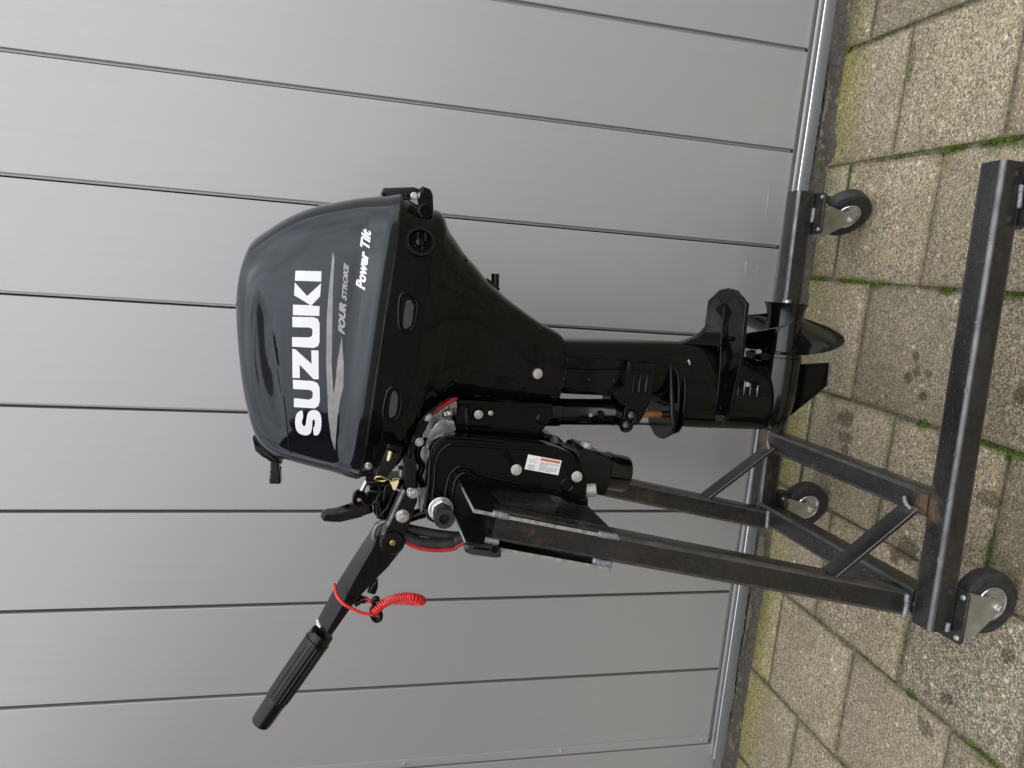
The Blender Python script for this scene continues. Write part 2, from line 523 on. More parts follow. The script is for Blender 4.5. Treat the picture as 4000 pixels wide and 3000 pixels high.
def add_bar(bm, p0, p1, w, h, side, rad=0.006, hollow=0.0):
    """rounded rectangular section swept p0->p1; side = direction of the width w"""
    p0, p1 = Vector(p0), Vector(p1)
    t = (p1 - p0).normalized()
    s = Vector(side)
    s = (s - t * s.dot(t)).normalized()
    u = t.cross(s)
    sec = []
    for cx, cy, a0 in ((1, 1, 0), (-1, 1, 90), (-1, -1, 180), (1, -1, 270)):
        for k in range(4):
            a = R(a0 + 30 * k)
            sec.append((cx * (w / 2 - rad) + rad * math.cos(a), cy * (h / 2 - rad) + rad * math.sin(a)))
    n = len(sec)
    rings = [[bm.verts.new(p + s * x + u * y) for x, y in sec] for p in (p0, p1)]
    for k in range(n):
        f = bm.faces.new((rings[0][k], rings[0][(k + 1) % n], rings[1][(k + 1) % n], rings[1][k]))
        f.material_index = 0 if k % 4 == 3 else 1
    for ring, p, sg in ((rings[0], p0, 1), (rings[1], p1, -1)):
        if hollow:
            f = 1 - 2 * hollow / w
            inn = [bm.verts.new(p + (v.co - p) * f) for v in ring]
            deep = [bm.verts.new(v.co + t * sg * 0.06) for v in inn]
            for k in range(n):
                bm.faces.new((ring[k], ring[(k + 1) % n], inn[(k + 1) % n], inn[k]))
                bm.faces.new((inn[k], inn[(k + 1) % n], deep[(k + 1) % n], deep[k]))
            bm.faces.new(deep)
        else:
            bm.faces.new(ring)
    return bm

def bar(name, p0, p1, w, h, side, mat, parent, rad=0.006, hollow=0.0):
    bm = bmesh.new()
    add_bar(bm, p0, p1, w, h, side, rad, hollow)
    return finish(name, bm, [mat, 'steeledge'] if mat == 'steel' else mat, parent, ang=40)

def add_box(bm, x0, x1, y0, y1, z0, z1, bev=0.0, seg=2):
    vs = [bm.verts.new((x, y, z)) for x in (x0, x1) for y in (y0, y1) for z in (z0, z1)]
    fs = [(0, 1, 3, 2), (4, 6, 7, 5), (0, 4, 5, 1), (2, 3, 7, 6), (0, 2, 6, 4), (1, 5, 7, 3)]
    faces = [bm.faces.new([vs[i] for i in f]) for f in fs]
    if bev:
        bmesh.ops.bevel(bm, geom=list({e for f in faces for e in f.edges}), offset=bev, segments=seg, affect='EDGES', profile=0.5, clamp_overlap=True)
    return bm

def box(name, dims, mat, parent=None, bev=0.0):
    bm = bmesh.new()
    add_box(bm, *dims, bev=bev)
    return finish(name, bm, mat, parent, wnorm=bool(bev))

BOLT = {}
def bolt(org, axis, r, h, parent, mat='steelbolt', name='bolt', washer=1.25, hexn=6):
    """flanged hex bolt head standing on org and pointing along axis"""
    key = (round(r, 4), round(h, 4), mat, washer, hexn)
    if key not in BOLT:
        bm = bmesh.new()
        add_lathe(bm, [(-0.004, r * washer), (h * 0.18, r * washer), (h * 0.26, r * washer * 0.93)], (0, 0, 0), (0, 0, 1), 24)
        add_lathe(bm, [(h * 0.2, r), (h * 0.88, r), (h, r * 0.86)], (0, 0, 0), (0, 0, 1), hexn)
        if hexn == 6:
            add_lathe(bm, [(h * 0.99, r * 0.5), (h * 1.01, r * 0.42)], (0, 0, 0), (0, 0, 1), 12)
        o = finish(name, bm, mat, parent, ang=25)
        BOLT[key] = o.data
    else:
        o = bpy.data.objects.new(name, BOLT[key])
        COL.objects.link(o)
        o.parent = parent
    o.location = org
    o.rotation_euler = Vector(axis).to_track_quat('Z', 'Y').to_euler()
    o.rotation_euler.rotate_axis('Z', R(17))
    return o

def smooth_interp(xs, ys, x):
    if x <= xs[0]:
        return ys[0]
    for i in range(len(xs) - 1):
        if x <= xs[i + 1]:
            t = (x - xs[i]) / (xs[i + 1] - xs[i])
            return ys[i] + (ys[i + 1] - ys[i]) * t
    return ys[-1]

def loft(pairs, ws, expo, nslice, nang, ycen=0.0, cap_top=True):
    """slices between front and aft outline points; pairs = [(front, aft)], ws = half widths"""
    k = max(2, nslice // (len(pairs) - 1))
    F = catmull([(p[0][0], 0, p[0][1]) for p in pairs], k)
    A = catmull([(p[1][0], 0, p[1][1]) for p in pairs], k)
    Wd = catmull([(w, 0, 0) for w in ws], k)
    Ex = catmull([(e, 0, 0) for e in (expo if isinstance(expo, list) else [expo] * len(pairs))], k)
    bm = bmesh.new()
    rings = []
    for f, a, w, ex in zip(F, A, Wd, Ex):
        c = (f + a) / 2
        h = (a - f) / 2
        ring = []
        for i in range(nang):
            t = 2 * math.pi * i / nang
            ct, st = math.cos(t), math.sin(t)
            cx = math.copysign(abs(ct) ** (2 / ex.x), ct)
            sy = math.copysign(abs(st) ** (2 / ex.x), st)
            p = c + h * cx
            ring.append(bm.verts.new((p.x, ycen + sy * max(w.x, 0.0005), p.z)))
        rings.append(ring)
    for a, b in zip(rings, rings[1:]):
        for i in range(nang):
            bm.faces.new((a[i], a[(i + 1) % nang], b[(i + 1) % nang], b[i]))
    bm.faces.new(rings[0])
    bm.faces.new(rings[-1])
    return bm, rings

# ------------------------------------------------------------------ ground
bm = bmesh.new()
add_box(bm, -70, 70, -70, 70, -0.5, -0.06)
tag(finish('ground', bm, 'ground'), 'worn grey paving stretching away around the yard', kind='structure')
bm = bmesh.new()
add_box(bm, -3.35, 3.1, -1.3, 1.865, -0.055, -0.0060)
bed = tag(finish('paving', bm, 'jointsoil'), 'square exposed aggregate paving slabs bedded in dark mossy soil', kind='structure')

PAV = []
for vi in range(4):
    bm = bmesh.new()
    add_box(bm, -0.1475, 0.1475, -0.147, 0.147, -0.045, 0.0, bev=0.0035, seg=2)
    for v in bm.verts:
        if v.co.z > -0.02:
            v.co += Vector((noise.noise(v.co * 21 + Vector((vi * 9, 0, 0))), noise.noise(v.co * 21 + Vector((0, vi * 7, 5))), 0)) * 0.0022
    bmesh.ops.recalc_face_normals(bm, faces=bm.faces)
    me = bpy.data.meshes.new('paver')
    bm.to_mesh(me)
    bm.free()
    for p in me.polygons:
        p.use_smooth = True
    me.set_sharp_from_angle(angle=R(50))
    me.materials.append(M['paver'])
    PAV.append(me)
DARK = {(11, 0): .85, (11, 1): .6, (11, 2): .3, (9, 0): .65, (6, 2): .8, (6, 3): .5, (7, 0): .5, (8, 1): .3, (5, 2): .35}
PALE = {(10, 0): (.6, 1.0), (5, 0): (.6, 1.0), (6, 0): (.8, 1.0), (4, 0): (.5, .9), (7, 0): (.6, 1.0), (8, 0): (.55, .6), (10, 1): (.95, .1)}
X0 = 0.462 - 0.302 * 10
for ci in range(-2, 19):
    xc = X0 + ci * 0.302
    edges = [1.803]
    yy = (1.557 if ci % 2 == 0 else 1.705)
    while yy > -1.2:
        edges.append(yy)
        yy -= 0.306
    for ri, (ya, yb) in enumerate(zip(edges, edges[1:])):
        o = bpy.data.objects.new('paver', PAV[rnd.randrange(4)])
        COL.objects.link(o)
        o.parent = bed
        ln = ya - yb
        o.location = (xc + rnd.uniform(-.002, .002), (ya + yb) / 2 + rnd.uniform(-.002, .002), rnd.uniform(-.003, .001))
        o.scale = (1, (ln - 0.0065) / 0.294, 1)
        o.rotation_euler = (R(rnd.uniform(-.35, .35)), R(rnd.uniform(-.35, .35)), R(rnd.choice((0, 180)) if ln > .29 else 0) + R(rnd.uniform(-.5, .5)))
        tone, alg = PALE.get((ci, ri), (rnd.uniform(0.3, 0.9), rnd.uniform(0.2, 0.9)))
        o.color = (DARK.get((ci, ri), rnd.choice((0, 0, 0.08, 0.15, 0.25))), tone, alg, 1)

# soil strip between slabs and wall, with a heaped, crumbly surface
bm = bmesh.new()
nx, ny = 760, 12
vs = []
for i in range(nx + 1):
    for j in range(ny + 1):
        x = -3.3 + 6.4 * i / nx
        y = 1.755 + 0.13 * j / ny
        z = -0.012 + 0.014 * noise.noise(Vector((x * 9, y * 20, 0))) + 0.009 * noise.noise(Vector((x * 60, y * 60, 3)))
        z += 0.006 * math.sin(math.pi * j / ny)
        z += 0.004 if y > 1.8 else (y - 1.80) * 0.22 + 0.007 * noise.noise(Vector((x * 13, 7.7, 0))) + 0.002
        if j == 0:
            z = -0.03
        vs.append(bm.verts.new((x, y, z)))
for i in range(nx):
    for j in range(ny):
        a = i * (ny + 1) + j
        bm.faces.new((vs[a], vs[a + 1], vs[a + ny + 2], vs[a + ny + 1]))
tag(finish('soil_strip', bm, 'soil', ang=80), 'dark soil strip along the foot of the grey wall', kind='structure')

# moss tufts in the joints
bm = bmesh.new()
def tuft(x, y, rx, ry, n, hgt=0.006):
    for _ in range(n):
        a, d = rnd.uniform(0, 6.283), math.sqrt(rnd.random())
        p = Vector((x + rx * d * math.cos(a), y + ry * d * math.sin(a), -0.006))
        for _k in range(2):
            t = Vector((rnd.uniform(-1, 1), rnd.uniform(-1, 1), rnd.uniform(0.6, 1.6))).normalized() * rnd.uniform(0.5, 1.2) * hgt * 1.6
            s = t.orthogonal().normalized() * hgt * 0.28
            s.rotate(Matrix.Rotation(rnd.uniform(0, 6.28), 3, t.normalized()))
            bm.faces.new((bm.verts.new(p - s), bm.verts.new(p + s), bm.verts.new(p + t)))
MOSS = [(0.005, 1.321, 0.007, 0.020, 60), (0.005, 1.163, 0.008, 0.026, 70), (0.307, 1.376, 0.008, 0.034, 110), (0.308, 1.260, 0.009, 0.034, 110), (0.302, 1.210, 0.008, 0.020, 40), (-0.506, 1.086, 0.035, 0.008, 110), (-0.492, 1.089, 0.020, 0.007, 40), (-0.295, 1.315, 0.009, 0.014, 60), (-0.301, 1.091, 0.009, 0.030, 80), (-0.295, 1.149, 0.007, 0.020, 40), (-0.903, 1.020, 0.010, 0.035, 90), (-0.894, 1.206, 0.008, 0.014, 30), (-1.191, 1.721, 0.009, 0.020, 40), (0.613, 1.794, 0.008, 0.012, 50), (0.322, 1.835, 0.008, 0.010, 40), (0.010, 1.622, 0.006, 0.050, 90), (0.006, 1.537, 0.007, 0.020, 40), (0.277, 1.704, 0.040, 0.004, 30), (-0.400, 1.717, 0.030, 0.004, 30), (-0.560, 1.710, 0.030, 0.004, 30), (0.519, 1.543, 0.050, 0.004, 60), (-0.812, 1.258, 0.060, 0.004, 50), (-0.738, 1.136, 0.000, 0.000, 0)]
for x, y, rx, ry, n in MOSS:
    tuft(x, y, rx * 1.15, ry * 1.15, n * 3)
for ci in range(3, 12):
    xj = X0 + ci * 0.302 + 0.151
    for _ in range(13):
        yj = rnd.uniform(1.0, 1.8)
        tuft(xj + rnd.uniform(-.003, .003), yj, 0.004, 0.018, rnd.randint(4, 22), 0.0042)
tag(finish('moss', bm, 'moss', flip=False), 'green moss growing in the joints between the slabs', 'moss', kind='stuff')

# crumbs, needles and dead leaf bits on the soil strip
bm = bmesh.new()
for _ in range(330):
    x, y = rnd.uniform(-1.7, 1.0), rnd.uniform(1.80, 1.865)
    p = Vector((x, y, -0.004 + rnd.uniform(0, .004)))
    if rnd.random() < .35:
        a = rnd.uniform(0, 3.14)
        d = Vector((math.cos(a), math.sin(a), rnd.uniform(-.1, .15))) * rnd.uniform(.008, .02)
        s = d.cross(Vector((0, 0, 1))).normalized() * .0009
        bm.faces.new([bm.verts.new(q) for q in (p - d - s, p + d - s, p + d + s, p - d + s)])
    else:
        r = rnd.uniform(.0008, .0025)
        bmesh.ops.create_icosphere(bm, subdivisions=1, radius=r, matrix=Matrix.Translation(p))
tag(finish('debris', bm, 'leafbrown', flip=False), 'brown needles and crumbs lying along the soil strip', 'debris', kind='stuff')

# low brick garage added out of view to darken the cowl's front reflection
gar = tag(empty('added_brick_garage', (-5.4, -6.0, 0)), 'low dark red brick garage, added unseen behind the viewer for the cowl reflection', 'garage')
M['brick'] = paint('dark_red_brick', (0.11, 0.034, 0.028), 0.85, var=0.35, scale=14)
M['roofing'] = paint('dark_roofing', (0.03, 0.03, 0.032), 0.7)
box('wall', (-2.4, 2.7, -2.0, 2.2, -0.06, 2.95), 'brick', gar)
box('wall', (-2.4, 1.9, 2.201, 6.2, -0.06, 2.95), 'brick', gar)
box('roof', (-2.55, 2.05, 2.351, 6.3, 2.952, 3.12), 'roofing', gar, bev=.01)
box('roof', (-2.55, 2.85, -2.15, 2.35, 2.952, 3.12), 'roofing', gar, bev=.01)
box('door', (0.2, 2.2, 2.19, 2.23, -0.05, 2.1), 'roofing', gar, bev=.005)
# ------------------------------------------------------------------ wall of vertical metal panels
wall = empty('panel_wall', (0, 1.9, 0))
tag(wall, 'light grey metal panel wall with vertical grooves and bottom rail', 'wall')
S0, SP, GAP = 0.3615, 0.2712, 0.0095
bm = bmesh.new()
add_box(bm, GAP / 2, SP - GAP / 2, 0, 0.03, 0.046, 2.75, bev=0.0024, seg=3)
add_box(bm, -0.0012, GAP / 2 + 0.002, 0.0125, 0.029, 0.047, 2.749, bev=0.0006, seg=1)
bmesh.ops.recalc_face_normals(bm, faces=bm.faces)
pme = bpy.data.meshes.new('panel')
bm.to_mesh(pme)
bm.free()
for p in pme.polygons:
    p.use_smooth = True
pme.set_sharp_from_angle(angle=R(40))
pme.materials.append(M['panel'])
for i in range(-16, 22):
    o = bpy.data.objects.new('panel', pme)
    COL.objects.link(o)
    o.parent = wall
    o.location = (S0 + SP * i - SP * 3 + 0.0, rnd.uniform(-.0006, .0006), 0 if i >= -4 else -0.03)
    md = o.modifiers.new('wn', 'WEIGHTED_NORMAL')
box('backing', (S0 - SP * 19, S0 + SP * 19, 0.031, 0.05, 0.03, 2.75), 'hole', wall)  # near-black sheet puts the grooves' deep shade into the colour
# bottom rail: sloped top, bright nose, front face
xr0, xr1 = -1.577, 5.4
prof = [(-0.030, 0.0), (-0.030, 0.028), (-0.0285, 0.0315), (-0.0255, 0.0325), (-0.0225, 0.0318), (-0.012, 0.0285), (-0.003, 0.029), (0.001, 0.034), (0.009, 0.034), (0.009, 0.0)]
bm = bmesh.new()
a_ = [bm.verts.new((xr0, y, z)) for y, z in prof]
b_v = [bm.verts.new((xr1, y, z)) for y, z in prof]
for k in range(len(prof)):
    k2 = (k + 1) % len(prof)
    bm.faces.new((a_[k], a_[k2], b_v[k2], b_v[k]))
bm.faces.new(a_)
bm.faces.new(b_v)
rail_o = finish('bottom_rail', bm, 'rail', wall, ang=50)
tube('highlight_edge', [(xr0 + .002, -.0275, .0322), (xr1, -.0275, .0322)], .0026, 'railedge', rail_o, 8)  # thin bright tube added to paint the sky highlight along the nose
box('edge_strip', (-1.532, -1.504, -0.006, 0.004, 0.050, 2.75), 'panel', wall, bev=0.0025)
for z in (0.075, 0.56, 1.05, 1.55, 2.0):
    bolt((-1.518, -0.006, z), (0, -1, 0), 0.0034, 0.004, wall, 'steelbolt', 'screw', hexn=12)

def scratch(pts, r):
    P = catmull([(x, -.0006, z) for x, z in pts], 6)
    bm = bmesh.new()
    add_tube(bm, P, [r * math.sin(math.pi * (i + .3) / len(P)) + .0002 for i in range(len(P))], 4)
    finish('scratch', bm, 'rail' if r < 0 else 'whitepaintbolt', wall)
scratch([(.2543,.1082),(.226,.1069),(.1975,.1064),(.1734,.1083)], .0011)
scratch([(.0443,.1472),(.0249,.1458),(.0055,.1434)], .0013)
scratch([(.0451,.1462),(.0264,.1468),(.0047,.1448)], .0010)
scratch([(-.0577,.1151),(-.0647,.1246),(-.0823,.1265)], .0007)
scratch([(.0374,.1111),(.0278,.1082),(.0178,.1094)], .0006)
# ------------------------------------------------------------------ frames shared by motor and stand
YAW = R(2.3)
BASE = (-0.2, 1.31, 0)
stand = tag(empty('engine_stand', BASE, YAW), 'home-welded dark steel trolley of square tube on four castors, carrying the motor', 'stand')
UR = Vector((0, 1, 0))
def rail_y(y):
    return y
bar('base_rail', (-0.428, -0.267, 0.175), (0.417, -0.262, 0.175), 0.05, 0.05, (0, 1, 0), 'steel', stand, 0.0075, 0.003)
bar('base_rail', (-0.405, 0.312, 0.175), (0.430, 0.312, 0.175), 0.05, 0.05, (0, 1, 0), 'steel', stand, 0.0075, 0.003)
bar('cross_tube', (-0.202, -0.2405, 0.1745), (-0.202, 0.2865, 0.1745), 0.05, 0.05, (1, 0, 0), 'steel', stand, 0.0075)
bar('cross_tube', (-0.392, -0.2405, 0.1745), (-0.392, 0.2865, 0.1745), 0.05, 0.05, (1, 0, 0), 'steel', stand, 0.0075)
lean = Vector((0.160, 0, 0.825)).normalized()
for yc in (-0.205, 0.268):
    p0 = Vector((-0.402, yc, 0.1995))
    bar('upright', p0, p0 + lean * 0.835, 0.05, 0.05, (0, 1, 0), 'steel', stand, 0.0075, 0.003)
# flat-bar braces from the uprights down to the cross tube
bar('brace', (-0.352, -0.205, 0.362), (-0.216, -0.205, 0.2005), 0.042, 0.008, (0, 1, 0), 'steel', stand, 0.0015)
bar('brace', (-0.346, 0.268, 0.368), (-0.214, 0.268, 0.2005), 0.042, 0.008, (0, 1, 0), 'steel', stand, 0.0015)
# transom plates welded fore and aft of the uprights
def transom_plate(x_top, z_top, x_bot, z_bot, cut):
    bm = bmesh.new()
    a, b = Vector((x_top, 0, z_top)), Vector((x_bot, 0, z_bot))
    t = (b - a).normalized()
    nrm = Vector((-t.z, 0, t.x))
    if nrm.x < 0:
        nrm = -nrm
    L = (b - a).length
    pts = [(-0.236, 0), (0.296, 0), (0.296, L), (-0.236, L)]
    fa = [bm.verts.new(a + t * v + Vector((0, u, 0)) + nrm * 0.003) for u, v in pts]
    fb = [bm.verts.new(a + t * v + Vector((0, u, 0)) - nrm * 0.003) for u, v in pts]
    f1 = bm.faces.new(fa)
    f2 = bm.faces.new(fb)
    for k in range(4):
        f = bm.faces.new((fa[k], fa[(k + 1) % 4], fb[(k + 1) % 4], fb[k]))
        f.material_index = 1
    return finish('transom_plate', bm, ['blacksteel', 'cutedge'], stand, ang=20)
transom_plate(-0.2145, 1.056, -0.2635, 0.803, 0)
transom_plate(-0.2690, 1.066, -0.3180, 0.812, 0)
box('transom_core', (-0.282, -0.222, -0.175, 0.235, 0.90, 1.02), 'steel', stand)
def weld(pts, r=0.005):
    P = catmull(pts, 8)
    rs = [r * (0.92 + 0.13 * abs(math.sin(i * 1.1)) + rnd.uniform(-.10, .10)) for i in range(len(P))]
    rs[0] *= .5
    rs[-1] *= .5
    bm = bmesh.new()
    add_tube(bm, P, rs, 8)
    return finish('weld_bead', bm, 'weld', stand, ang=70)
def at3(p, y):
    return [(q[0], y, q[1]) for q in p]
weld(at3([(-.3806,.2042),(-.4036,.2013),(-.4304,.2028)], -0.232), 0.0052)
weld(at3([(-.3742,.202),(-.3957,.2006),(-.4211,.1994)], 0.243), 0.0052)
weld(at3([(-.2193,1.0247),(-.2226,1.0116),(-.2267,.9965)], -0.233), 0.0058)
weld(at3([(-.2554,.8417),(-.2593,.8221),(-.2618,.8043)], -0.233), 0.0055)
weld(at3([(-.264,1.0337),(-.2668,1.0228),(-.2697,1.01)], -0.233), 0.0055)
weld(at3([(-.302,.846),(-.3071,.8291),(-.3097,.8104)], -0.233), 0.0055)
weld(at3([(-.4089,.1648),(-.4169,.1657),(-.4264,.1656)], -0.295), 0.0042)
weld(at3([(.3912,.1528),(.3747,.1527),(.355,.1539)], 0.285), 0.0042)
weld(at3([(.3794,.16),(.359,.158),(.3393,.1566)], -0.29), 0.0042)
weld([(-0.225, -0.222, 0.205), (-0.212, -0.2, 0.208), (-0.2, -0.19, 0.205)], 0.004)
weld([(-0.225, 0.255, 0.205), (-0.212, 0.268, 0.208), (-0.2, 0.28, 0.205)], 0.004)

# water drops on top of the near rail and cross tubes
bm = bmesh.new()
def drop(x, y, z):
    r = rnd.choice((.0012, .0016, .002, .003))
    bmesh.ops.create_uvsphere(bm, u_segments=8, v_segments=5, radius=r,
                              matrix=Matrix.Translation((x, y, z)) @ Matrix.Diagonal((rnd.uniform(1, 1.8), rnd.uniform(.8, 1.2), .45, 1)))
for _ in range(170):
    drop(rnd.uniform(-.40, .40), rnd.uniform(-.286, -.246), 0.2003)
for _ in range(45):
    drop(rnd.choice((-.202, -.392)) + rnd.uniform(-.018, .018), rnd.uniform(-.2, .26), 0.2)
wd = finish('water_drops', bm, 'water', stand, ang=80, flip=False)
wd['kind'] = 'stuff'

# castors: one of each kind of piece, then copies
def build_castor():
    bm = bmesh.new()
    add_prism(bm, [(-.050, -.040), (-.0485, -.0445), (-.045, -.046), (.045, -.046), (.0485, -.0445), (.050, -.040), (.050, .040), (.0485, .0445), (.045, .046), (-.045, .046), (-.0485, .0445), (-.050, .040)], -0.0035, 0.0, 0.0006, 1, 'z')
    add_prism(bm, [(-.049, -.039), (-.0475, -.0435), (-.044, -.045), (.044, -.045), (.0475, -.0435), (.049, -.039), (.049, .039), (.0475, .0435), (.044, .045), (-.044, .045), (-.0475, .0435), (-.049, .039)], -0.008, -0.0040, 0.001, 1, 'z')
    c = finish('castor', bm, 'steel', stand)
    for x in (-.039, .039):
        for y in (-.036, .036):
            bolt((x, y, 0.0), (0, 0, 1), 0.0042, 0.003, c, 'steelbolt', 'rivet', hexn=10)
    bm = bmesh.new()
    add_lathe(bm, [(-.016, .034), (-.010, .036), (-.006, .033)], (0, 0, 0), (0, 0, 1), 24)
    ox, oz = 0.015, -0.0875
    for s in (-1, 1):
        side = [(-.046, -.010), (.046, -.010), (.046, -.020), (ox + .0155, oz + .006), (ox + .0135, oz - .008), (ox + .004, oz - .012), (ox - .006, oz - .011), (ox - .0145, oz - .001), (-.0455, -.046)]
        add_prism(bm, chaikin(side, 1, .14), s * .027, s * .030, .0006, 1, 'y')
    add_box(bm, -.042, .040, -.030, .030, -.0185, -.0150)
    finish('fork', bm, 'zinc', c)
    bm = bmesh.new()
    tp = [(-.0125, .030), (-.0150, .0335), (-.0165, .037), (-.0158, .0385), (-.0172, .047), (-.0175, .0525), (-.0165, .0535), (-.0165, .057), (-.0135, .0612), (-.007, .0625), (.007, .0625), (.0135, .0612), (.0165, .057), (.0165, .0535), (.0175, .0525), (.0172, .047), (.0158, .0385), (.0165, .037), (.0150, .0335), (.0125, .030)]
    add_lathe(bm, tp, (ox, 0, oz), (0, 1, 0), 48)
    finish('tyre', bm, 'rubber', c)
    bm = bmesh.new()
    rp = [(-.0135, .0320), (-.0170, .0342), (-.0184, .0330), (-.0170, .0295), (-.009, .0265), (-.007, .014), (-.016, .012), (-.020, .010), (.020, .010), (.016, .012), (.007, .014), (.009, .0265), (.0170, .0295), (.0184, .0330), (.0170, .0342), (.0135, .0320)]
    add_lathe(bm, rp, (ox, 0, oz), (0, 1, 0), 40)
    finish('rim', bm, 'rimzinc', c)
    for s in (-1, 1):
        bolt((ox, s * .0302, oz), (0, s, 0), 0.0065, 0.008, c, 'steelbolt', 'axle_nut')
    return c
def copy_castor(c):
    r = c.copy()
    COL.objects.link(r)
    r.parent = stand
    for ch in c.children:
        d = ch.copy()
        COL.objects.link(d)
        d.parent = r
        d.location, d.rotation_euler = CAST0[ch.name]
    return r
cast = build_castor()
CAST0 = {ch.name: (ch.location.copy(), ch.rotation_euler.copy()) for ch in cast.children}
for i, (x, y, a, flip) in enumerate(((-.396, -.2665, -2, 0), (.377, .2985, -42, 0), (-.388, .2985, -12, 0), (.362, -.2665, 20, 0))):
    c = cast if i == 0 else copy_castor(cast)
    c.location = (x, y, 0.1499)
    for ch in c.children:
        if ch.name.startswith('rivet'):
            continue
        m = Matrix.Rotation(R(a), 4, 'Z') @ ch.matrix_basis
        ch.location = m.to_translation()
        ch.rotation_euler = m.to_euler()

# ------------------------------------------------------------------ outboard motor
motor = tag(empty('outboard_motor', BASE, YAW), 'black four stroke outboard motor with white lettering, clamped on the steel trolley', 'outboard motor')

# upper cowl
cp = [([(-.2101,1.2393)][0], [(.288,1.1878)][0]), ([(-.2078,1.2487)][0], [(.2849,1.201)][0]), ([(-.2059,1.2562)][0], [(.2833,1.2076)][0]), ([(-.2025,1.2684)][0], [(.2807,1.2245)][0]), ([(-.1994,1.2796)][0], [(.2783,1.2366)][0]), ([(-.1951,1.2962)][0], [(.2745,1.2561)][0]), ([(-.1914,1.311)][0], [(.2696,1.2745)][0]), ([(-.1817,1.3492)][0], [(.2563,1.3194)][0]),
      ([(-.1741,1.3726)][0], [(.2438,1.349)][0]), ([(-.1593,1.3959)][0], [(.2281,1.3761)][0]), ([(-.1379,1.4104)][0], [(.2112,1.3992)][0]), ([(-.1091,1.4197)][0], [(.1987,1.4151)][0]), ([(-.0778,1.4269)][0], [(.1869,1.4258)][0]),
      ([(-.0412,1.4322)][0], [(.1666,1.4344)][0]), ([(.0042,1.4368)][0], [(.1416,1.4398)][0]), ([(.049,1.4405)][0], [(.106,1.4428)][0]), ([(.0742,1.4427)][0], [(.081,1.4435)][0])]
cw = [.160, .1605, .159, .1525, .149, .1480, .1472, .1445, .1415, .1375, .1335, .1295, .125, .119, .110, .092, .040]
bm, rings = loft(cp, cw, [4.6, 4.6, 4.6, 4.6, 4.6, 4.6, 4.6, 4.5, 4.4, 4.2, 4.0, 3.8, 3.6, 3.4, 3.1, 2.8, 2.4], 128, 260)
UP = [(.1152,1.4043),(.0928,1.411),(.0756,1.4139),(.0632,1.4153),(.0291,1.4121),(-.0104,1.4064),(-.0486,1.399),(-.0802,1.3908),(-.1118,1.3751)]
LO = [(.1152,1.4043),(.0939,1.3932),(.0689,1.3845),(.0567,1.3809),(.0137,1.3749),(-.0244,1.3673),(-.056,1.3614),(-.0916,1.3571)]
def curve_at(c, x):
    c = sorted(c)
    return smooth_interp([p[0] for p in c], [p[1] for p in c], x)
ux0, ux1 = max(min(p[0] for p in UP), min(p[0] for p in LO)), UP[0][0]
for v in bm.verts:
    x, y, z = v.co
    if ux0 - .03 < x < ux1 and abs(y) > .06:
        zu, zl = curve_at(UP, x), curve_at(LO, x)
        if zl < z < zu:
            u = (zu - z) / max(zu - zl, 1e-4)
            tx = min(1, (ux1 - x) / .05) * min(1, max(0, (x - ux0 + .03)) / .09)
            sh = min(1, u / .06) * .18 + .82 * (.5 - .5 * math.cos(min(1, u / .88) * math.pi)) if u < .88 else (1 - u) / .12
            v.co.y -= math.copysign(.0085 * tx * max(0, sh), y)
    # styling line: shallow step running along the side above the lip
cowl_bvh = (bm.normal_update(), BVHTree.FromBMesh(bm))[1]
cowl = finish('top_cowl', bm, 'cowl', motor, ang=50)

def decal(name, polys, bvh, mat, parent, off=0.0006, maxlen=0.007):
    """flat print: triangulated outline laid on the near side of a surface"""
    bm = bmesh.new()
    for pts in polys:
        vs = [bm.verts.new((x, 0, z)) for x, z in pts]
        for t in tessellate_polygon([[Vector((x, z, 0)) for x, z in pts]]):
            bm.faces.new([vs[i] for i in t])
    return lay(name, bm, bvh, mat, parent, off, maxlen)

def lay(name, bm, bvh, mat, parent, off=0.0006, maxlen=0.007):
    bmesh.ops.triangulate(bm, faces=bm.faces)
    for _ in range(5):
        ed = [e for e in bm.edges if e.calc_length() > maxlen]
        if not ed:
            break
        bmesh.ops.subdivide_edges(bm, edges=ed, cuts=1)
        bmesh.ops.triangulate(bm, faces=bm.faces)
    for v in bm.verts:
        loc, nr, i, d = bvh.ray_cast(Vector((v.co.x, -0.6, v.co.z)), Vector((0, 1, 0)))
        if loc is None:
            loc = Vector((v.co.x, -0.14, v.co.z))
        v.co = loc + Vector((0, -off, 0))
    for f in bm.faces:
        if f.normal.y > 0:
            f.normal_flip()
    return finish(name, bm, mat, parent, ang=60, flip=False)

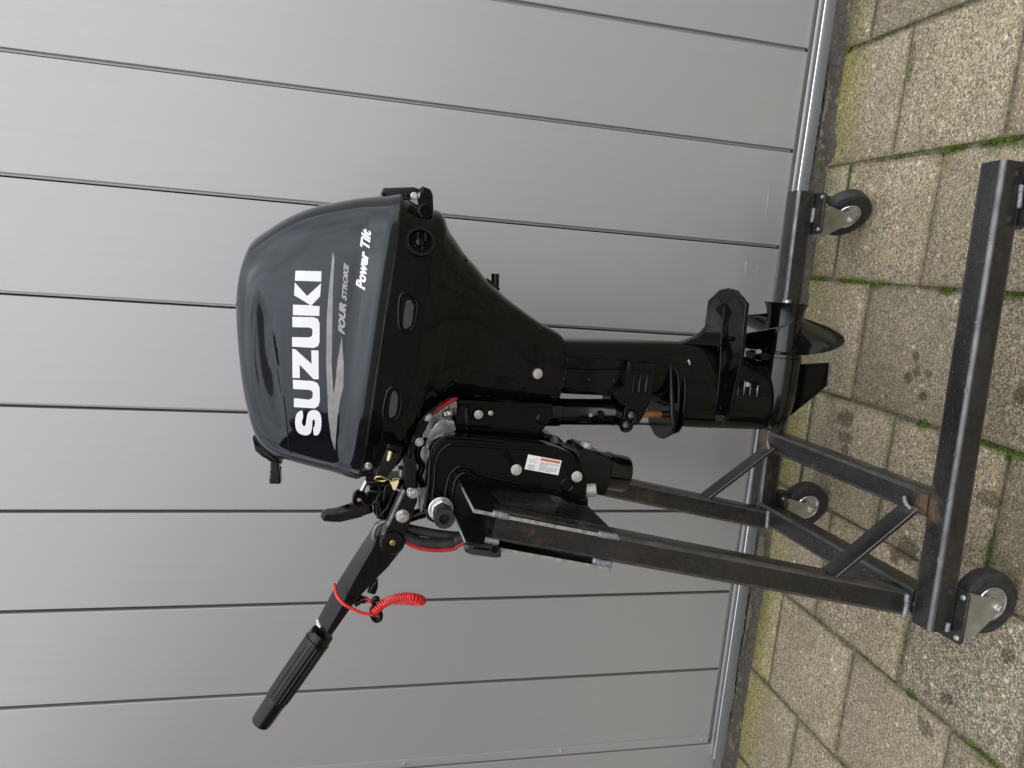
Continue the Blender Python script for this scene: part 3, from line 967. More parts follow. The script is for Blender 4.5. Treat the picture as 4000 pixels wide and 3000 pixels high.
decal('intake_slit', [[(.0497,1.3804),(.0388,1.377),(.0201,1.3729),(.0029,1.37),(-.0078,1.3686),(-.0015,1.3719),(.0131,1.375),(.0293,1.3779)]], cowl_bvh, 'hole', cowl, .0008)
letters = {
 'I': [(.1455,1.3479),(.1475,1.3083),(.1314,1.3082),(.1299,1.3482)],
 'K': [(.0759,1.3496),(.077,1.3092),(.0926,1.3092),(.0926,1.322),(.1082,1.3089),(.1287,1.3083),(.1072,1.3287),(.127,1.3482),(.1072,1.3487),(.0932,1.323),(.0922,1.3498)],
 'U2': [(.0731,1.3504),(.0746,1.3178),(.0721,1.311),(.0653,1.3083),(.0359,1.3073),(.0289,1.3096),(.0257,1.3162),(.0259,1.3493),(.0409,1.3498),(.042,1.3233),(.0443,1.3196),(.0483,1.3186),(.0535,1.3187),(.0568,1.3205),(.0578,1.3247),(.0567,1.3497)],
 'Z': [(.0221,1.3489),(.0219,1.3443),(-.0003,1.3183),(.0217,1.3197),(.022,1.3085),(-.0244,1.3066),(-.0247,1.3145),(-.0024,1.3369),(-.0239,1.3359),(-.0244,1.3472)],
 'U1': [(-.0273,1.3467),(-.0278,1.3161),(-.0307,1.3084),(-.0376,1.3048),(-.0588,1.3036),(-.0678,1.3055),(-.0724,1.3113),(-.0718,1.3439),(-.0571,1.344),(-.0585,1.3201),(-.0557,1.316),(-.0521,1.315),(-.0468,1.3151),(-.0434,1.3173),(-.0423,1.3215),(-.0422,1.3457)],
 'S': [(-.0761,1.33),(-.0795,1.3371),(-.0867,1.3408),(-.0974,1.3415),(-.1081,1.3401),(-.1152,1.3361),(-.1189,1.3284),(-.1184,1.3208),(-.1147,1.3163),(-.1056,1.3144),(-.094,1.3143),(-.0909,1.3132),(-.0912,1.3111),(-.0965,1.3098),(-.1028,1.3108),(-.1056,1.3127),(-.1187,1.3118),(-.1176,1.3047),(-.1089,1.3007),(-.098,1.2997),(-.0855,1.3006),(-.0776,1.3043),(-.0747,1.3103),(-.0762,1.3179),(-.0808,1.322),(-.0916,1.3238),(-.0987,1.3243),(-.1033,1.3258),(-.1033,1.328),(-.0989,1.3307),(-.0927,1.3305),(-.089,1.3288)],
}
for k in ('S', 'U1', 'Z', 'U2', 'K', 'I'):
    pts = letters[k]
    if k == 'S':
        pts = chaikin(pts, 1, .22)
    decal('lettering', [pts], cowl_bvh, 'white', cowl)
decal('stripe', [[(-.144,1.277),(-.122,1.2838),(-.0862,1.2894),(-.0418,1.2927),(.0021,1.2959),(.0714,1.2975),(.1095,1.2964),(.1521,1.2938),(.1792,1.2921),(.1693,1.2894),(.11,1.2896),(.0412,1.2881),(.0025,1.2872),(-.0485,1.2828),(-.0325,1.2806),(.0064,1.2784),(.0469,1.2731),(.0034,1.2686),(-.0337,1.2675),(-.0606,1.2724),(-.0857,1.2749),(-.1218,1.2761)]], cowl_bvh, 'silver', cowl)

def text_bm(s, bold=0.0, shear=0.25, space=1.0):
    cu = bpy.data.curves.new('txt', 'FONT')
    cu.body = s
    cu.size = 1.0
    cu.shear = shear
    cu.offset = bold
    cu.space_character = space
    cu.resolution_u = 3
    ob = bpy.data.objects.new('txt', cu)
    me = bpy.data.meshes.new_from_object(ob)
    bm = bmesh.new()
    bm.from_mesh(me)
    bpy.data.objects.remove(ob)
    bpy.data.curves.remove(cu)
    bpy.data.meshes.remove(me)
    bmesh.ops.remove_doubles(bm, verts=bm.verts, dist=1e-5)
    return bm

def put_text(bm, p0, p1, hgt, caph=0.69):
    """map text (baseline p0->p1 in x,z) to height hgt"""
    xs = [v.co.x for v in bm.verts]
    x0, x1 = min(xs), max(xs)
    a, b = Vector((p0[0], 0, p0[1])), Vector((p1[0], 0, p1[1]))
    t = (b - a)
    up = Vector((-t.z, 0, t.x)).normalized()
    for v in bm.verts:
        v.co = a + t * ((v.co.x - x0) / (x1 - x0)) + up * (v.co.y / caph * hgt)
    return bm

fb = [(.0493,1.2695),(.1008,1.269)]
lay('lettering', put_text(text_bm('FOUR', .06, .45), fb[0], fb[1], .0092), cowl_bvh, 'dimsilver', cowl, .0007, .02)
fb = [(.1037,1.2686),(.1639,1.2671)]
lay('lettering', put_text(text_bm('STROKE', .05, .45), fb[0], fb[1], .0068), cowl_bvh, 'dimsilver', cowl, .0007, .02)
fb = [(.1222,1.2412),(.2191,1.2348)]
lay('lettering', put_text(text_bm('Power Tilt', .045, .42), fb[0], fb[1], .0132), cowl_bvh, 'white', cowl, .0007, .02)

# crease line on the cowl's side and starter grip at the front
def surf_path(pts, bvh, off):
    out = []
    for x, z in pts:
        loc, nr, i, d = bvh.ray_cast(Vector((x, -0.6, z)), Vector((0, 1, 0)))
        out.append(Vector((x, -.14, z)) if loc is None else loc + Vector((0, -off, 0)))
    return out
cr = [(-.054,1.3601),(-.0803,1.3567),(-.1069,1.354),(-.1283,1.3514),(-.148,1.3488),(-.1543,1.3473)]
tube('styling_crease', catmull(surf_path(cr, cowl_bvh, -.0003), 6), .0012, 'gloss', cowl, 6)
prism('starter_handle', [(-.1876,1.388),(-.1873,1.3739),(-.2041,1.3724),(-.2071,1.3741),(-.21,1.3709),(-.2289,1.3695),(-.2299,1.3722),(-.2297,1.3879),(-.2241,1.3893),(-.2102,1.3874),(-.2072,1.3848),(-.2023,1.3876)], -.045, -.015, 'satin', motor, .005, 3)
prism('handle_socket', [(-.1462,1.4179),(-.1694,1.4129),(-.1769,1.3982),(-.1866,1.3907),(-.1922,1.3686),(-.1814,1.3763),(-.1682,1.4003)], -.05, .0, 'gloss', motor, .003, 2)
# seal between the two cowls
sp0 = [[(-.2101,1.2364)][0], [(.286,1.186)][0]]
def ring_path(f, a, w, ex, n=96):
    out = []
    for i in range(n):
        t = 2 * math.pi * i / n
        ct, st = math.cos(t), math.sin(t)
        cx, sy = math.copysign(abs(ct) ** (2 / ex), ct), math.copysign(abs(st) ** (2 / ex), st)
        out.append(((f[0] + a[0]) / 2 + (a[0] - f[0]) / 2 * cx, sy * w, (f[1] + a[1]) / 2 + (a[1] - f[1]) / 2 * cx))
    return out
tube('cowl_seal', ring_path(sp0[0], sp0[1], .1545, 3.6), .0045, 'rubber', motor, 6, True)

# lower cowl with side covers
lp_ = [([(-.2123,1.234)][0], [(.2879,1.1834)][0]), ([(-.2095,1.2282)][0], [(.279,1.1723)][0]), ([(-.2058,1.2113)][0], [(.2684,1.1486)][0]), ([(-.195,1.1793)][0], [(.2679,1.1232)][0]), ([(-.1757,1.1629)][0], [(.2593,1.1119)][0]),
       ([(-.1574,1.1528)][0], [(.2378,1.1017)][0]), ([(-.1309,1.1424)][0], [(.2163,1.0848)][0]), ([(-.1063,1.128)][0], [(.1962,1.0679)][0]), ([(-.0873,1.1091)][0], [(.1767,1.0468)][0]), ([(-.0696,1.0897)][0], [(.1556,1.027)][0]),
       ([(-.0636,1.0613)][0], [(.1399,1.0063)][0]), ([(-.0653,1.03)][0], [(.1235,.9832)][0]), ([(-.0646,.9987)][0], [(.104,.9536)][0]), ([(-.0644,.9348)][0], [(.0853,.9216)][0]), ([(-.0634,.8915)][0], [(.0695,.8874)][0]), ([(-.0612,.8606)][0], [(.0621,.877)][0])]
lw = [.160, .159, .157, .153, .150, .146, .139, .131, .123, .115, .108, .101, .094, .086, .081, .078]
lp_ = [((f[0], a_[1] if k > 11 else f[1]), a_) for k, (f, a_) in enumerate(lp_)]
bm, rings = loft(lp_, lw, [3.6, 3.8, 4, 4, 4, 4, 4, 4, 4, 4, 4, 4, 4.5, 5, 5, 5], 90, 160)
low_bvh = (bm.normal_update(), BVHTree.FromBMesh(bm))[1]
lower = finish('lower_cowl', bm, 'gloss', motor, ang=50)

def on_surf(p, bvh):
    loc, nr, i, d = bvh.ray_cast(Vector((p[0], -0.6, p[1])), Vector((0, 1, 0)))
    return (Vector((p[0], -.1, p[1])), Vector((0, -1, 0))) if loc is None else (loc, nr if nr.y < 0 else -nr)

def pad(outer, inner):
    path = surf_path(chaikin(outer, 2), low_bvh, 0.0)
    tube('pad_rim', path, .0028, 'gloss', lower, 8, True)
    c = Vector((sum(p[0] for p in inner) / len(inner), 0, sum(p[1] for p in inner) / len(inner)))
    y = on_surf((c.x, c.z), low_bvh)[0].y
    prism('rubber_pad', inner, y - .006, y + .006, 'greyplastic', lower, .004, 3, 'y', 2)
pad([(.1122,1.1859),(.1214,1.182),(.123,1.1752),(.1179,1.1645),(.1106,1.1572),(.102,1.1553),(.0754,1.1588),(.0628,1.1634),(.0602,1.172),(.0636,1.1809),(.0756,1.1853)], [(.1093,1.1762),(.1128,1.1712),(.1119,1.1642),(.1051,1.1618),(.0734,1.1639),(.0652,1.167),(.064,1.1739),(.069,1.1785)])
pad([(-.0497,1.1998),(-.0352,1.1961),(-.031,1.1902),(-.0318,1.1796),(-.0415,1.1738),(-.0596,1.1733),(-.0797,1.1763),(-.0868,1.1839),(-.0857,1.1963),(-.0751,1.2035)], [(-.0422,1.1914),(-.0366,1.1872),(-.0374,1.1828),(-.0454,1.1803),(-.0653,1.1806),(-.0799,1.1834),(-.0837,1.1894),(-.0784,1.194)])
# round vent with grille
vc, vn = on_surf([(.2049,1.1565)][0], low_bvh)
lathe('vent_ring', [(-.006, .0235), (.004, .0248), (.0068, .0240), (.0068, .0195), (.002, .0180), (-.004, .0178)], vc, vn, 'satin', lower, 40)
lathe('vent_recess', [(-.004, .0180), (.0008, .0179)], vc, vn, 'hole', lower, 32)
vx = Vector((1, 0, 0))
for s in (-1, 1):
    box('vent_grille', (vc.x - .0075 + s * .0105, vc.x + .0055 + s * .0105, vc.y - .004, vc.y + .002, vc.z - .0075 - s * .002, vc.z - .0045 - s * .002), 'satin', lower)
    box('vent_grille', (vc.x - .0075 + s * .0105, vc.x + .0055 + s * .0105, vc.y - .004, vc.y + .002, vc.z + .0045 - s * .002, vc.z + .0075 - s * .002), 'satin', lower)
lathe('vent_button', [(-.004, .0085), (.0015, .0085), (.0040, .0072), (.0052, .0045), (.0056, .001)], vc, vn, 'gloss', lower, 28, None, 80)
# small fittings on the lower cowl
def surf_bolt(pt, r, h, mat='steelbolt', parent=None, **kw):
    loc, nr = on_surf(pt, low_bvh)
    return bolt(loc, nr, r, h, parent or lower, mat, **kw)
bp, bn = on_surf([(-.0071,.9281)][0], low_bvh)
lathe('bolt_recess', [(-.004, .0125), (.0012, .0130), (.0025, .0118), (.0025, .0108), (-.003, .0105)], bp, bn, 'gloss', lower, 32)
bolt(bp + bn * .001, bn, .0085, .0035, lower, 'whitepaintbolt', 'bolt', 1.12, 24)
bp, bn = on_surf([(-.0426,.9514)][0], low_bvh)
lathe('bolt_boss', [(-.006, .0105), (.002, .0100), (.003, .008), (.003, .0045), (-.002, .004)], bp, bn, 'gloss', lower, 24)
for p in [(.1866,1.0742),(.0751,.9284)]:
    loc, nr = on_surf(p, low_bvh)
    lathe('plug', [(-.003, .0065), (.0015, .006), (.0022, .004)], loc, nr, 'satin', lower, 20)
surf_bolt([(-.1692,1.2215)][0], .0055, .006)
pt = [(.1415,.9995),(.1665,1.0006)]
tube('water_outlet', [(pt[0][0] - .012, 0, pt[0][1] + .002), (pt[0][0], 0, pt[0][1]), (pt[1][0], 0, pt[1][1])], .0075, 'satin', motor, 14)
prism('outlet_bracket', [(.1573,1.017),(.152,1.0074),(.1451,1.0059),(.1401,.9911),(.1339,.9938),(.1409,1.0087)], -.01, .01, 'satin', motor, .002)
# latch lever and carrying bracket at the aft end
prism('cowl_latch', [(.2881,1.2184),(.2957,1.2151),(.3023,1.1651),(.3005,1.1556),(.2926,1.1529),(.2845,1.1641),(.2842,1.1829),(.2831,1.2071),(.2839,1.2164)], -.055, -.005, 'satin', motor, .005, 3)
bolt(([(.2867,1.1627)][0][0], -.056, [(.2867,1.1627)][0][1]), (0, -1, 0), .0052, .004, motor, 'steelbolt', hexn=12)
prism('latch_hook', [(.2819,1.2098),(.2844,1.1941),(.2825,1.1753),(.2725,1.1541),(.2594,1.1553),(.2727,1.1711),(.2752,1.1843)], -.05, .0, 'gloss', motor, .003)
prism('carry_handle', [(.2943,1.1583),(.2981,1.1535),(.2941,1.1406),(.2848,1.1359),(.2636,1.1344),(.2493,1.1354),(.241,1.1476),(.2357,1.157),(.2543,1.1587),(.274,1.1562)], -.115, .10, 'gloss', motor, .007, 3)
hp = [(.2581,1.1475)][0]
lathe('handle_recess', [(-.002, .0105), (.0006, .0100)], (hp[0], -.115, hp[1]), (0, -1, 0), 'hole', motor, 24)
lathe('handle_recess_rim', [(-.004, .0112), (.0012, .0115), (.0016, .0102), (-.002, .0100)], (hp[0], -.115, hp[1]), (0, -1, 0), 'satin', motor, 24)
# flush socket and wiring on the front of the lower cowl
prism('connector_block', [(-.1808,1.2142),(-.1526,1.2016),(-.1288,1.1932),(-.1235,1.1901),(-.1252,1.1814),(-.1289,1.1691),(-.1442,1.1709),(-.1629,1.1808),(-.1816,1.1939)], -.172, -.13, 'satin', motor, .003)
pq = [(-.1336,1.1885),(-.1452,1.1906),(-.1497,1.1919)]
tube('connector_pin', [(p[0], -.176, p[1]) for p in pq], [.0030, .0030, .002], 'tag', motor, 8)
prism('connector_cap', [(-.1291,1.1968),(-.1206,1.1947),(-.1213,1.1871),(-.1259,1.1712),(-.1384,1.175),(-.1354,1.1865)], -.180, -.155, 'gloss', motor, .003)

# leg
lg = [[(-.0493,.8688),(.0538,.8775)], [(-.052,.8499),(.053,.8589)], [(-.0532,.7544),(.0581,.7221)], [(-.0595,.6753),(.0593,.6878)], [(-.0903,.5961),(.0605,.6133)]]
bm, rings = loft(lg, [.052, .052, .050, .046, .040], [4, 4, 4, 3.4, 2.6], 24, 64)
leg = finish('leg_housing', bm, 'gloss', motor, ang=50)
prism('leg_cover', [(.022,.8638),(.0228,.7715),(.0216,.7539),(.0071,.7524),(.0039,.8664)], -.0545, -.03, 'gloss', leg, .002)
prism('leg_cover', [(.0019,.8673),(.0009,.7518),(.0056,.7391),(-.0425,.7364),(-.045,.7737),(-.0362,.8704)], -.0560, -.03, 'gloss', leg, .0025)
for p in [(-.0197,.8645),(-.0186,.8141),(-.0196,.7648)]:
    lathe('rib_dimple', [(-.003, .0060), (.0008, .0057), (.0014, .004)], (p[0], -.056, p[1]), (0, -1, 0), 'gloss', leg, 18)
# lower mount: bracket, cover with three ribs, ball knobs
prism('mount_bracket', [(.0211,.7509),(.0233,.7478),(.0196,.7398),(-.0321,.7357),(-.0575,.7419),(-.0589,.7527),(-.048,.7691),(-.042,.7762),(-.0354,.766),(-.0244,.7496),(.0005,.751)], -.075, .07, 'gloss', motor, .004)
prism('mount_cover', [(.0171,.7421),(.0196,.6904),(-.0159,.6877),(-.0562,.6946),(-.0884,.7069),(-.1003,.7146),(-.1018,.73),(-.1044,.7496),(-.0663,.7446),(-.0388,.7364)], -.068, .062, 'gloss', motor, .006, 3)
for a in (900, 960, 1020):
    pass
for q in ([(-.0038,.7319),(-.0184,.7342),(-.037,.7336)], [(-.0032,.7186),(-.0178,.7206),(-.0355,.721)], [(-.0037,.7054),(-.0173,.707),(-.035,.7071)]):
    tube('cover_rib', [(p[0], -.068, p[1]) for p in q], [.0012, .0040, .0046], 'gloss', motor, 8)
for p in [(-.0825,.7324),(-.1016,.741)]:
    lathe('ball_knob', [(-.0135, .001), (-.012, .0065), (-.007, .0115), (0, .0135), (.007, .0115), (.012, .0065), (.0135, .001)], (p[0], -.07, p[1]), (0, 1, 0), 'wet', motor, 24)
wt = [(-.0901,.6955),(-.0896,.6721),(-.0896,.6462),(-.0907,.608)]
tube('water_tube', [(p[0], 0, p[1]) for p in wt], .0075, 'copper', motor, 10)
# steering tube
st0, st1 = [(-.0919,.9113)][0], [(-.0882,.7269)][0]
ax = Vector((st1[0] - st0[0], 0, st1[1] - st0[1]))
Ls = ax.length
lathe('steering_tube', [(-.02, .029), (Ls * .30, .029), (Ls * .31, .0262), (Ls * .88, .0262), (Ls * .89, .0275), (Ls * .93, .0275), (Ls * .94, .0262), (Ls * .975, .0262), (Ls * .98, .0285), (Ls, .0285)], (st0[0], 0, st0[1]), ax, 'wet', motor, 40)
gp = [(-.0905,.799)][0]
bolt((gp[0], -.024, gp[1]), (0, -1, 0), .004, .007, motor, 'steelbolt', 'grease_nipple', hexn=12)
gp = [(-.0901,.7791)][0]
lathe('tube_boss', [(-.006, .009), (.004, .009), (.006, .007)], (gp[0], -.025, gp[1]), (0, -1, 0), 'gloss', motor, 20)

# splash plates around the leg
def lens_plate(name, near, z, th, mat='gloss'):
    pts = near + [(x, -y) for x, y in reversed(near[1:-1])]
    bm = bmesh.new()
    add_prism(bm, pts, z - th, z, th * .4, 2, 'z')
    return finish(name, bm, mat, motor, wnorm=True)
lens_plate('splash_plate', [(.032, 0), (.026, -.022), (0, -.056), (-.024, -.067), (-.060, -.072), (-.098, -.069), (-.122, -.050), (-.136, -.022), (-.139, 0)], .640, .006)
lens_plate('splash_plate', [(.026, 0), (.018, -.026), (-.015, -.046), (-.045, -.052), (-.100, -.052), (-.118, -.038), (-.128, -.015), (-.129, 0)], .618, .006)
# ridge that falls from the leg to the splash plate
rp_ = [(.0265,.6472),(-.0058,.6493),(-.0401,.65),(-.0767,.6506),(-.0941,.6532)]
tube('leg_ridge', [(p[0], -.038 - .012 * k, p[1]) for k, p in enumerate(rp_)], [.001, .004, .006, .006, .003], 'gloss', motor, 8)

# lower unit: gear case, anti-ventilation plate, torpedo, skeg
gl = [[(-.112,.6056),(.0599,.625)], [(-.1141,.5741),(.0624,.5946)], [(-.1144,.5497),(.0619,.5707)], [(-.1144,.5154),(.0484,.5353)], [(-.1145,.4856),(.0414,.5053)], [(-.1146,.4556),(.039,.478)], [(-.1144,.4292),(.0335,.4487)], [(-.1132,.4039),(.0268,.4228)], [(-.1086,.3892),(.0241,.4074)], [(-.1034,.3694),(.0251,.3873)]]
bm, rings = loft(gl, [.036, .0365, .037, .037, .036, .035, .034, .034, .030, .022], [2.5, 2.5, 2.4, 2.3, 2.2, 2.2, 2.2, 2.1, 2, 2], 50, 72)
gear_bvh = (bm.normal_update(), BVHTree.FromBMesh(bm))[1]
gear = finish('gear_case', bm, 'gloss', motor, ang=50)
tail = [(.0574,.6306),(.06,.6144),(.0702,.5872),(.0814,.5718),(.094,.5614),(.1121,.5516),(.1297,.5489),(.1344,.5423),(.1425,.5253)]
bm = bmesh.new()
secs = []
for x, z in tail:
    t = max(.0015, min(.034, (.140 - x) * .40))
    tt_ = max(.0012, t * .45)
    secs.append([bm.verts.new(q) for q in ((x, -t, .520), (x, -tt_, z - .004), (x, -tt_ * .4, z), (x, tt_ * .4, z), (x, tt_, z - .004), (x, t, .520))])
for a_s, b_s in zip(secs, secs[1:]):
    for k in range(6):
        bm.faces.new((a_s[k], a_s[(k + 1) % 6], b_s[(k + 1) % 6], b_s[k]))
bm.faces.new(secs[0])
bm.faces.new(secs[-1])
finish('tail_fin', bm, 'gloss', gear, ang=30)
avp = [(.174, 0), (.170, -.032), (.146, -.076), (.055, -.078), (.0, -.075), (-.050, -.066), (-.085, -.051), (-.104, -.030), (-.114, 0)]
pts = avp + [(x, -y) for x, y in reversed(avp[1:-1])]
bm = bmesh.new()
add_prism(bm, pts, .514, .523, .003, 3, 'z')
avpo = finish('ventilation_plate', bm, 'gloss', gear, wnorm=True)
avpo.rotation_euler = (0, 0, 0)
RDG = [(.136, .002, .5245), (.10, .013, .531), (.06, .026, .537), (.03, .035, .539), (.0, .0378, .539), (-.05, .0365, .538), (-.085, .028, .536), (-.113, .006, .530)]
OUT = [(.158, .040), (.118, .0735), (.06, .0745), (.03, .0742), (.0, .0715), (-.05, .0625), (-.085, .047), (-.1135, .008)]
for sg in (-1, 1):
    bm = bmesh.new()
    R3 = catmull([(x, sg * y, z) for x, y, z in RDG], 4)
    O3 = catmull([(x, sg * y, .5232) for x, y in OUT], 4)
    I3 = [Vector((p.x, p.y * .4, .5232)) for p in R3]
    va, vb, vc_ = ([bm.verts.new(p) for p in q] for q in (R3, O3, I3))
    for k in range(len(va) - 1):
        bm.faces.new((va[k], va[k + 1], vb[k + 1], vb[k]))
        bm.faces.new((va[k], va[k + 1], vc_[k + 1], vc_[k]))
    finish('plate_flare', bm, 'gloss', gear, ang=30)
    tube('plate_ridge', [p + Vector((0, 0, .0004)) for p in R3], .0022, 'gloss', gear, 8)
for x, y in ((-.02, -.05), (.03, -.055), (.075, -.05), (-.065, -.045)):
    lathe('plate_bolt', [(-.002, .005), (.0012, .0048), (.0018, .003)], (x, y, .523 + .016 * max(0, (.075 + y) / .04)), (0, 0, 1), 'gloss', gear, 16)
axis_z = .385
lathe('torpedo', [(-.1185, .0005), (-.1165, .010), (-.110, .019), (-.098, .0275), (-.080, .034), (-.055, .0395), (-.02, .042), (.020, .0425), (.0395, .0425), (.0402, .0415), (.0412, .0425), (.0475, .0425)], (0, 0, axis_z), (1, 0, 0), 'wet', gear, 48)
prism('skeg', [(.0266,.3543),(.0269,.3377),(.0345,.2646),(.0216,.2639),(-.0134,.2638),(-.0525,.3092),(-.0938,.3578),(-.0989,.3751),(-.0427,.3624)], -.005, .005, 'gloss', gear, .0025, 2)
prism('skeg_scuff', [(.0329,.2696),(.0341,.2637),(.0193,.263),(-.0133,.2633),(-.0126,.2684),(.0121,.2685)], -.0056, .0056, 'worngrey', gear, .001)
bolt(([(.0216,.6094)][0][0], -.030, [(.0216,.6094)][0][1]), (-.1, -1, 0), .0058, .007, gear, 'whitepaintbolt')
pb = [(.0501,.4496)][0]
bolt((pb[0], -.022, pb[1]), (0, -.5, .85), .0042, .006, gear, 'whitepaintbolt')
prism('bearing_ear', [(.0468,.4503),(.0507,.4385),(.0482,.4234),(.0348,.424),(.0326,.446)], -.030, .030, 'gloss', gear, .004)
ig = [(-.0097,.4987),(-.0076,.4492),(-.0231,.4471),(-.025,.4967)]
ys = on_surf([(-.0163,.4736)][0], gear_bvh)[0].y
for k, gx in enumerate((668, 725, 782, 845)):
    pass
for q in ([(-.0095,.4949),(-.0227,.4951),(-.0382,.4941)], [(-.0089,.4802),(-.0222,.4806),(-.0381,.4803)], [(-.0083,.4662),(-.0216,.4666),(-.0387,.4666)], [(-.012,.4493),(-.0243,.4501),(-.0403,.4497)]):
    path = [on_surf(p, gear_bvh)[0] + Vector((0, -.001, 0)) for p in q]
    tube('intake_fin', path, [.0012, .002, .0008], 'worngrey', gear, 6)
prism('intake_screen', [(p[0], p[1]) for p in ig], ys - .0012, ys + .003, 'hole', gear, .0006)
bolt(([(-.0164,.4744)][0][0], ys - .001, [(-.0164,.4744)][0][1]), (0, -1, 0), .0042, .004, gear, 'whitepaintbolt', hexn=12)

# propeller
prop = finish('propeller', add_lathe(bmesh.new(), [(.0482, .0405), (.052, .0415), (.0535, .0365), (.080, .0360), (.118, .0360), (.134, .0375), (.145, .0405), (.152, .0440), (.1525, .0425), (.146, .0385), (.13, .034), (.10, .032), (.10, .012)], (0, 0, axis_z), (1, 0, 0), 48), 'wet', motor, ang=40)
lathe('prop_nut', [(.10, .013), (.150, .013), (.151, .0085), (.158, .0085), (.159, .007)], (0, 0, axis_z), (1, 0, 0), 'steelbolt', prop, 18)
def blade(theta):
    bm = bmesh.new()
    nr, nc = 22, 12
    grid = []
    Rr = .1185
    for i in range(nr + 1):
        s = 1 - (1 - i / nr) ** 1.6
        r = .033 + (Rr - .033) * s
        chord_ang = R(118) * (1 - .22 * s) * math.sqrt(max(0, 1 - max(0, (s - .3) / .7) ** 2.6))
        chord_ang = max(chord_ang, R(3))
        row = []
        for j in range(nc + 1):
            u = j / nc - .5
            a = theta + chord_ang * u + R(10) * s * s
            pitch = .235
            x = .0895 - pitch * (chord_ang * u) / (2 * math.pi) * 1.0 - .006 * s
            th = .0022 * (1 - .6 * s) * (1 - (2 * u) ** 2) + .0006
            row.append((Vector((x + th, r * math.sin(a), axis_z + r * math.cos(a))), Vector((x - th, r * math.sin(a), axis_z + r * math.cos(a)))))
        grid.append(row)
    fr = [[bm.verts.new(p[0]) for p in row] for row in grid]
    bk = [[bm.verts.new(p[1]) for p in row] for row in grid]
    for i in range(nr):
        for j in range(nc):
            bm.faces.new((fr[i][j], fr[i][j + 1], fr[i + 1][j + 1], fr[i + 1][j]))
            bm.faces.new((bk[i][j], bk[i + 1][j], bk[i + 1][j + 1], bk[i][j + 1]))
        bm.faces.new((fr[i][0], fr[i + 1][0], bk[i + 1][0], bk[i][0]))
        bm.faces.new((fr[i][nc], bk[i][nc], bk[i + 1][nc], fr[i + 1][nc]))
    for j in range(nc):
        bm.faces.new((fr[nr][j], fr[nr][j + 1], bk[nr][j + 1], bk[nr][j]))
        bm.faces.new((fr[0][j], bk[0][j], bk[0][j + 1], fr[0][j + 1]))
    return finish('blade', bm, 'wet', prop, ang=60)
for th in (332, 92, 212):
    blade(R(th + 0))

# swivel bracket and its head
prism('swivel_bracket', [(-.0703,1.0669),(-.0644,1.0583),(-.0668,.967),(-.065,.8858),(-.0908,.8826),(-.1363,.9116),(-.14,1.0676),(-.1287,1.0633)], -.058, .058, 'gloss', motor, .006, 3)
prism('swivel_rim', [(-.0689,1.0681),(-.0631,1.0596),(-.0655,.9688),(-.0637,.8881),(-.0729,.8874),(-.0756,.9681),(-.0745,1.0569)], -.062, -.05, 'gloss', motor, .002)
hs = [(-.1388,1.1163),(-.1077,1.1083),(-.1012,1.0911),(-.1005,1.0684),(-.1245,1.066),(-.1307,1.0715),(-.1382,1.0928),(-.1597,1.1073),(-.157,1.1231)]
prism('swivel_head', hs, -.062, .06, 'brightcast', motor, .016, 4, 'y', 2)
prism('swivel_web', [(-.078,1.052),(-.0778,1.0451),(-.1097,1.038),(-.1197,1.0373),(-.126,1.0439),(-.1201,1.0493)], -.064, -.05, 'gloss', motor, .003)
for a, r_ in (([(-.0896,1.0267)][0], .0085), ([(-.0861,1.0044)][0], .0048)):
    lathe('bracket_boss', [(-.004, r_ * 1.45), (.006, r_ * 1.4), (.008, r_ * 1.2)], (a[0], -.058, a[1]), (0, -1, 0), 'gloss', motor, 24)
    bolt((a[0], -.0655, a[1]), (0, -1, 0), r_ * .8, r_ * .7, motor)
b1 = [(-.0947,.9071)][0]
lathe('bracket_boss', [(-.004, .0095), (.003, .009), (.004, .006)], (b1[0], -.058, b1[1]), (0, -1, 0), 'gloss', motor, 24)
for p in [(-.0899,1.1235),(-.1349,1.1349)]:
    bolt((p[0], -.10, p[1]), (0, -1, 0), .0062, .007, motor)
p = [(-.0886,1.0829)][0]
bolt((p[0], -.068, p[1]), (-.3, -.4, 1), .0072, .010, motor)
# cowl-side bracket carrying the bolts, and the red cable behind it
prism('steering_bracket', [(-.0888,1.1373),(-.077,1.1304),(-.0747,1.1192),(-.0939,1.1166),(-.1117,1.1285),(-.1273,1.1295),(-.1411,1.1345),(-.1432,1.1438),(-.1667,1.1483),(-.1649,1.1559),(-.1415,1.1553),(-.1218,1.1431)], -.098, -.06, 'gloss', motor, .004)
rc = [(-.057,1.0696),(-.0715,1.0902),(-.089,1.1143)]
tube('cable', catmull([(p[0], -.072, p[1]) for p in rc], 6), .0048, 'redcable', motor, 10)
prism('steering_block', [(-.1483,1.1601),(-.1459,1.1401),(-.1697,1.1389),(-.1857,1.1371),(-.2237,1.1311),(-.2239,1.1553),(-.18,1.1585)], -.085, .03, 'satin', motor, .004)
prism('side_shield', [(-.1639,1.139),(-.1479,1.1118),(-.1716,1.1084),(-.2343,1.1069),(-.2765,1.1127),(-.285,1.1204),(-.2386,1.127),(-.2219,1.1259),(-.199,1.1311)], -.045, .02, 'brightcast', motor, .01, 3)
tube('hose', catmull([(p[0], -.05, p[1]) for p in [(-.1411,1.1152),(-.1565,1.1301),(-.1747,1.132),(-.1928,1.1222),(-.2113,1.1271),(-.2296,1.1182)]], 6), .006, 'gloss', motor, 10)

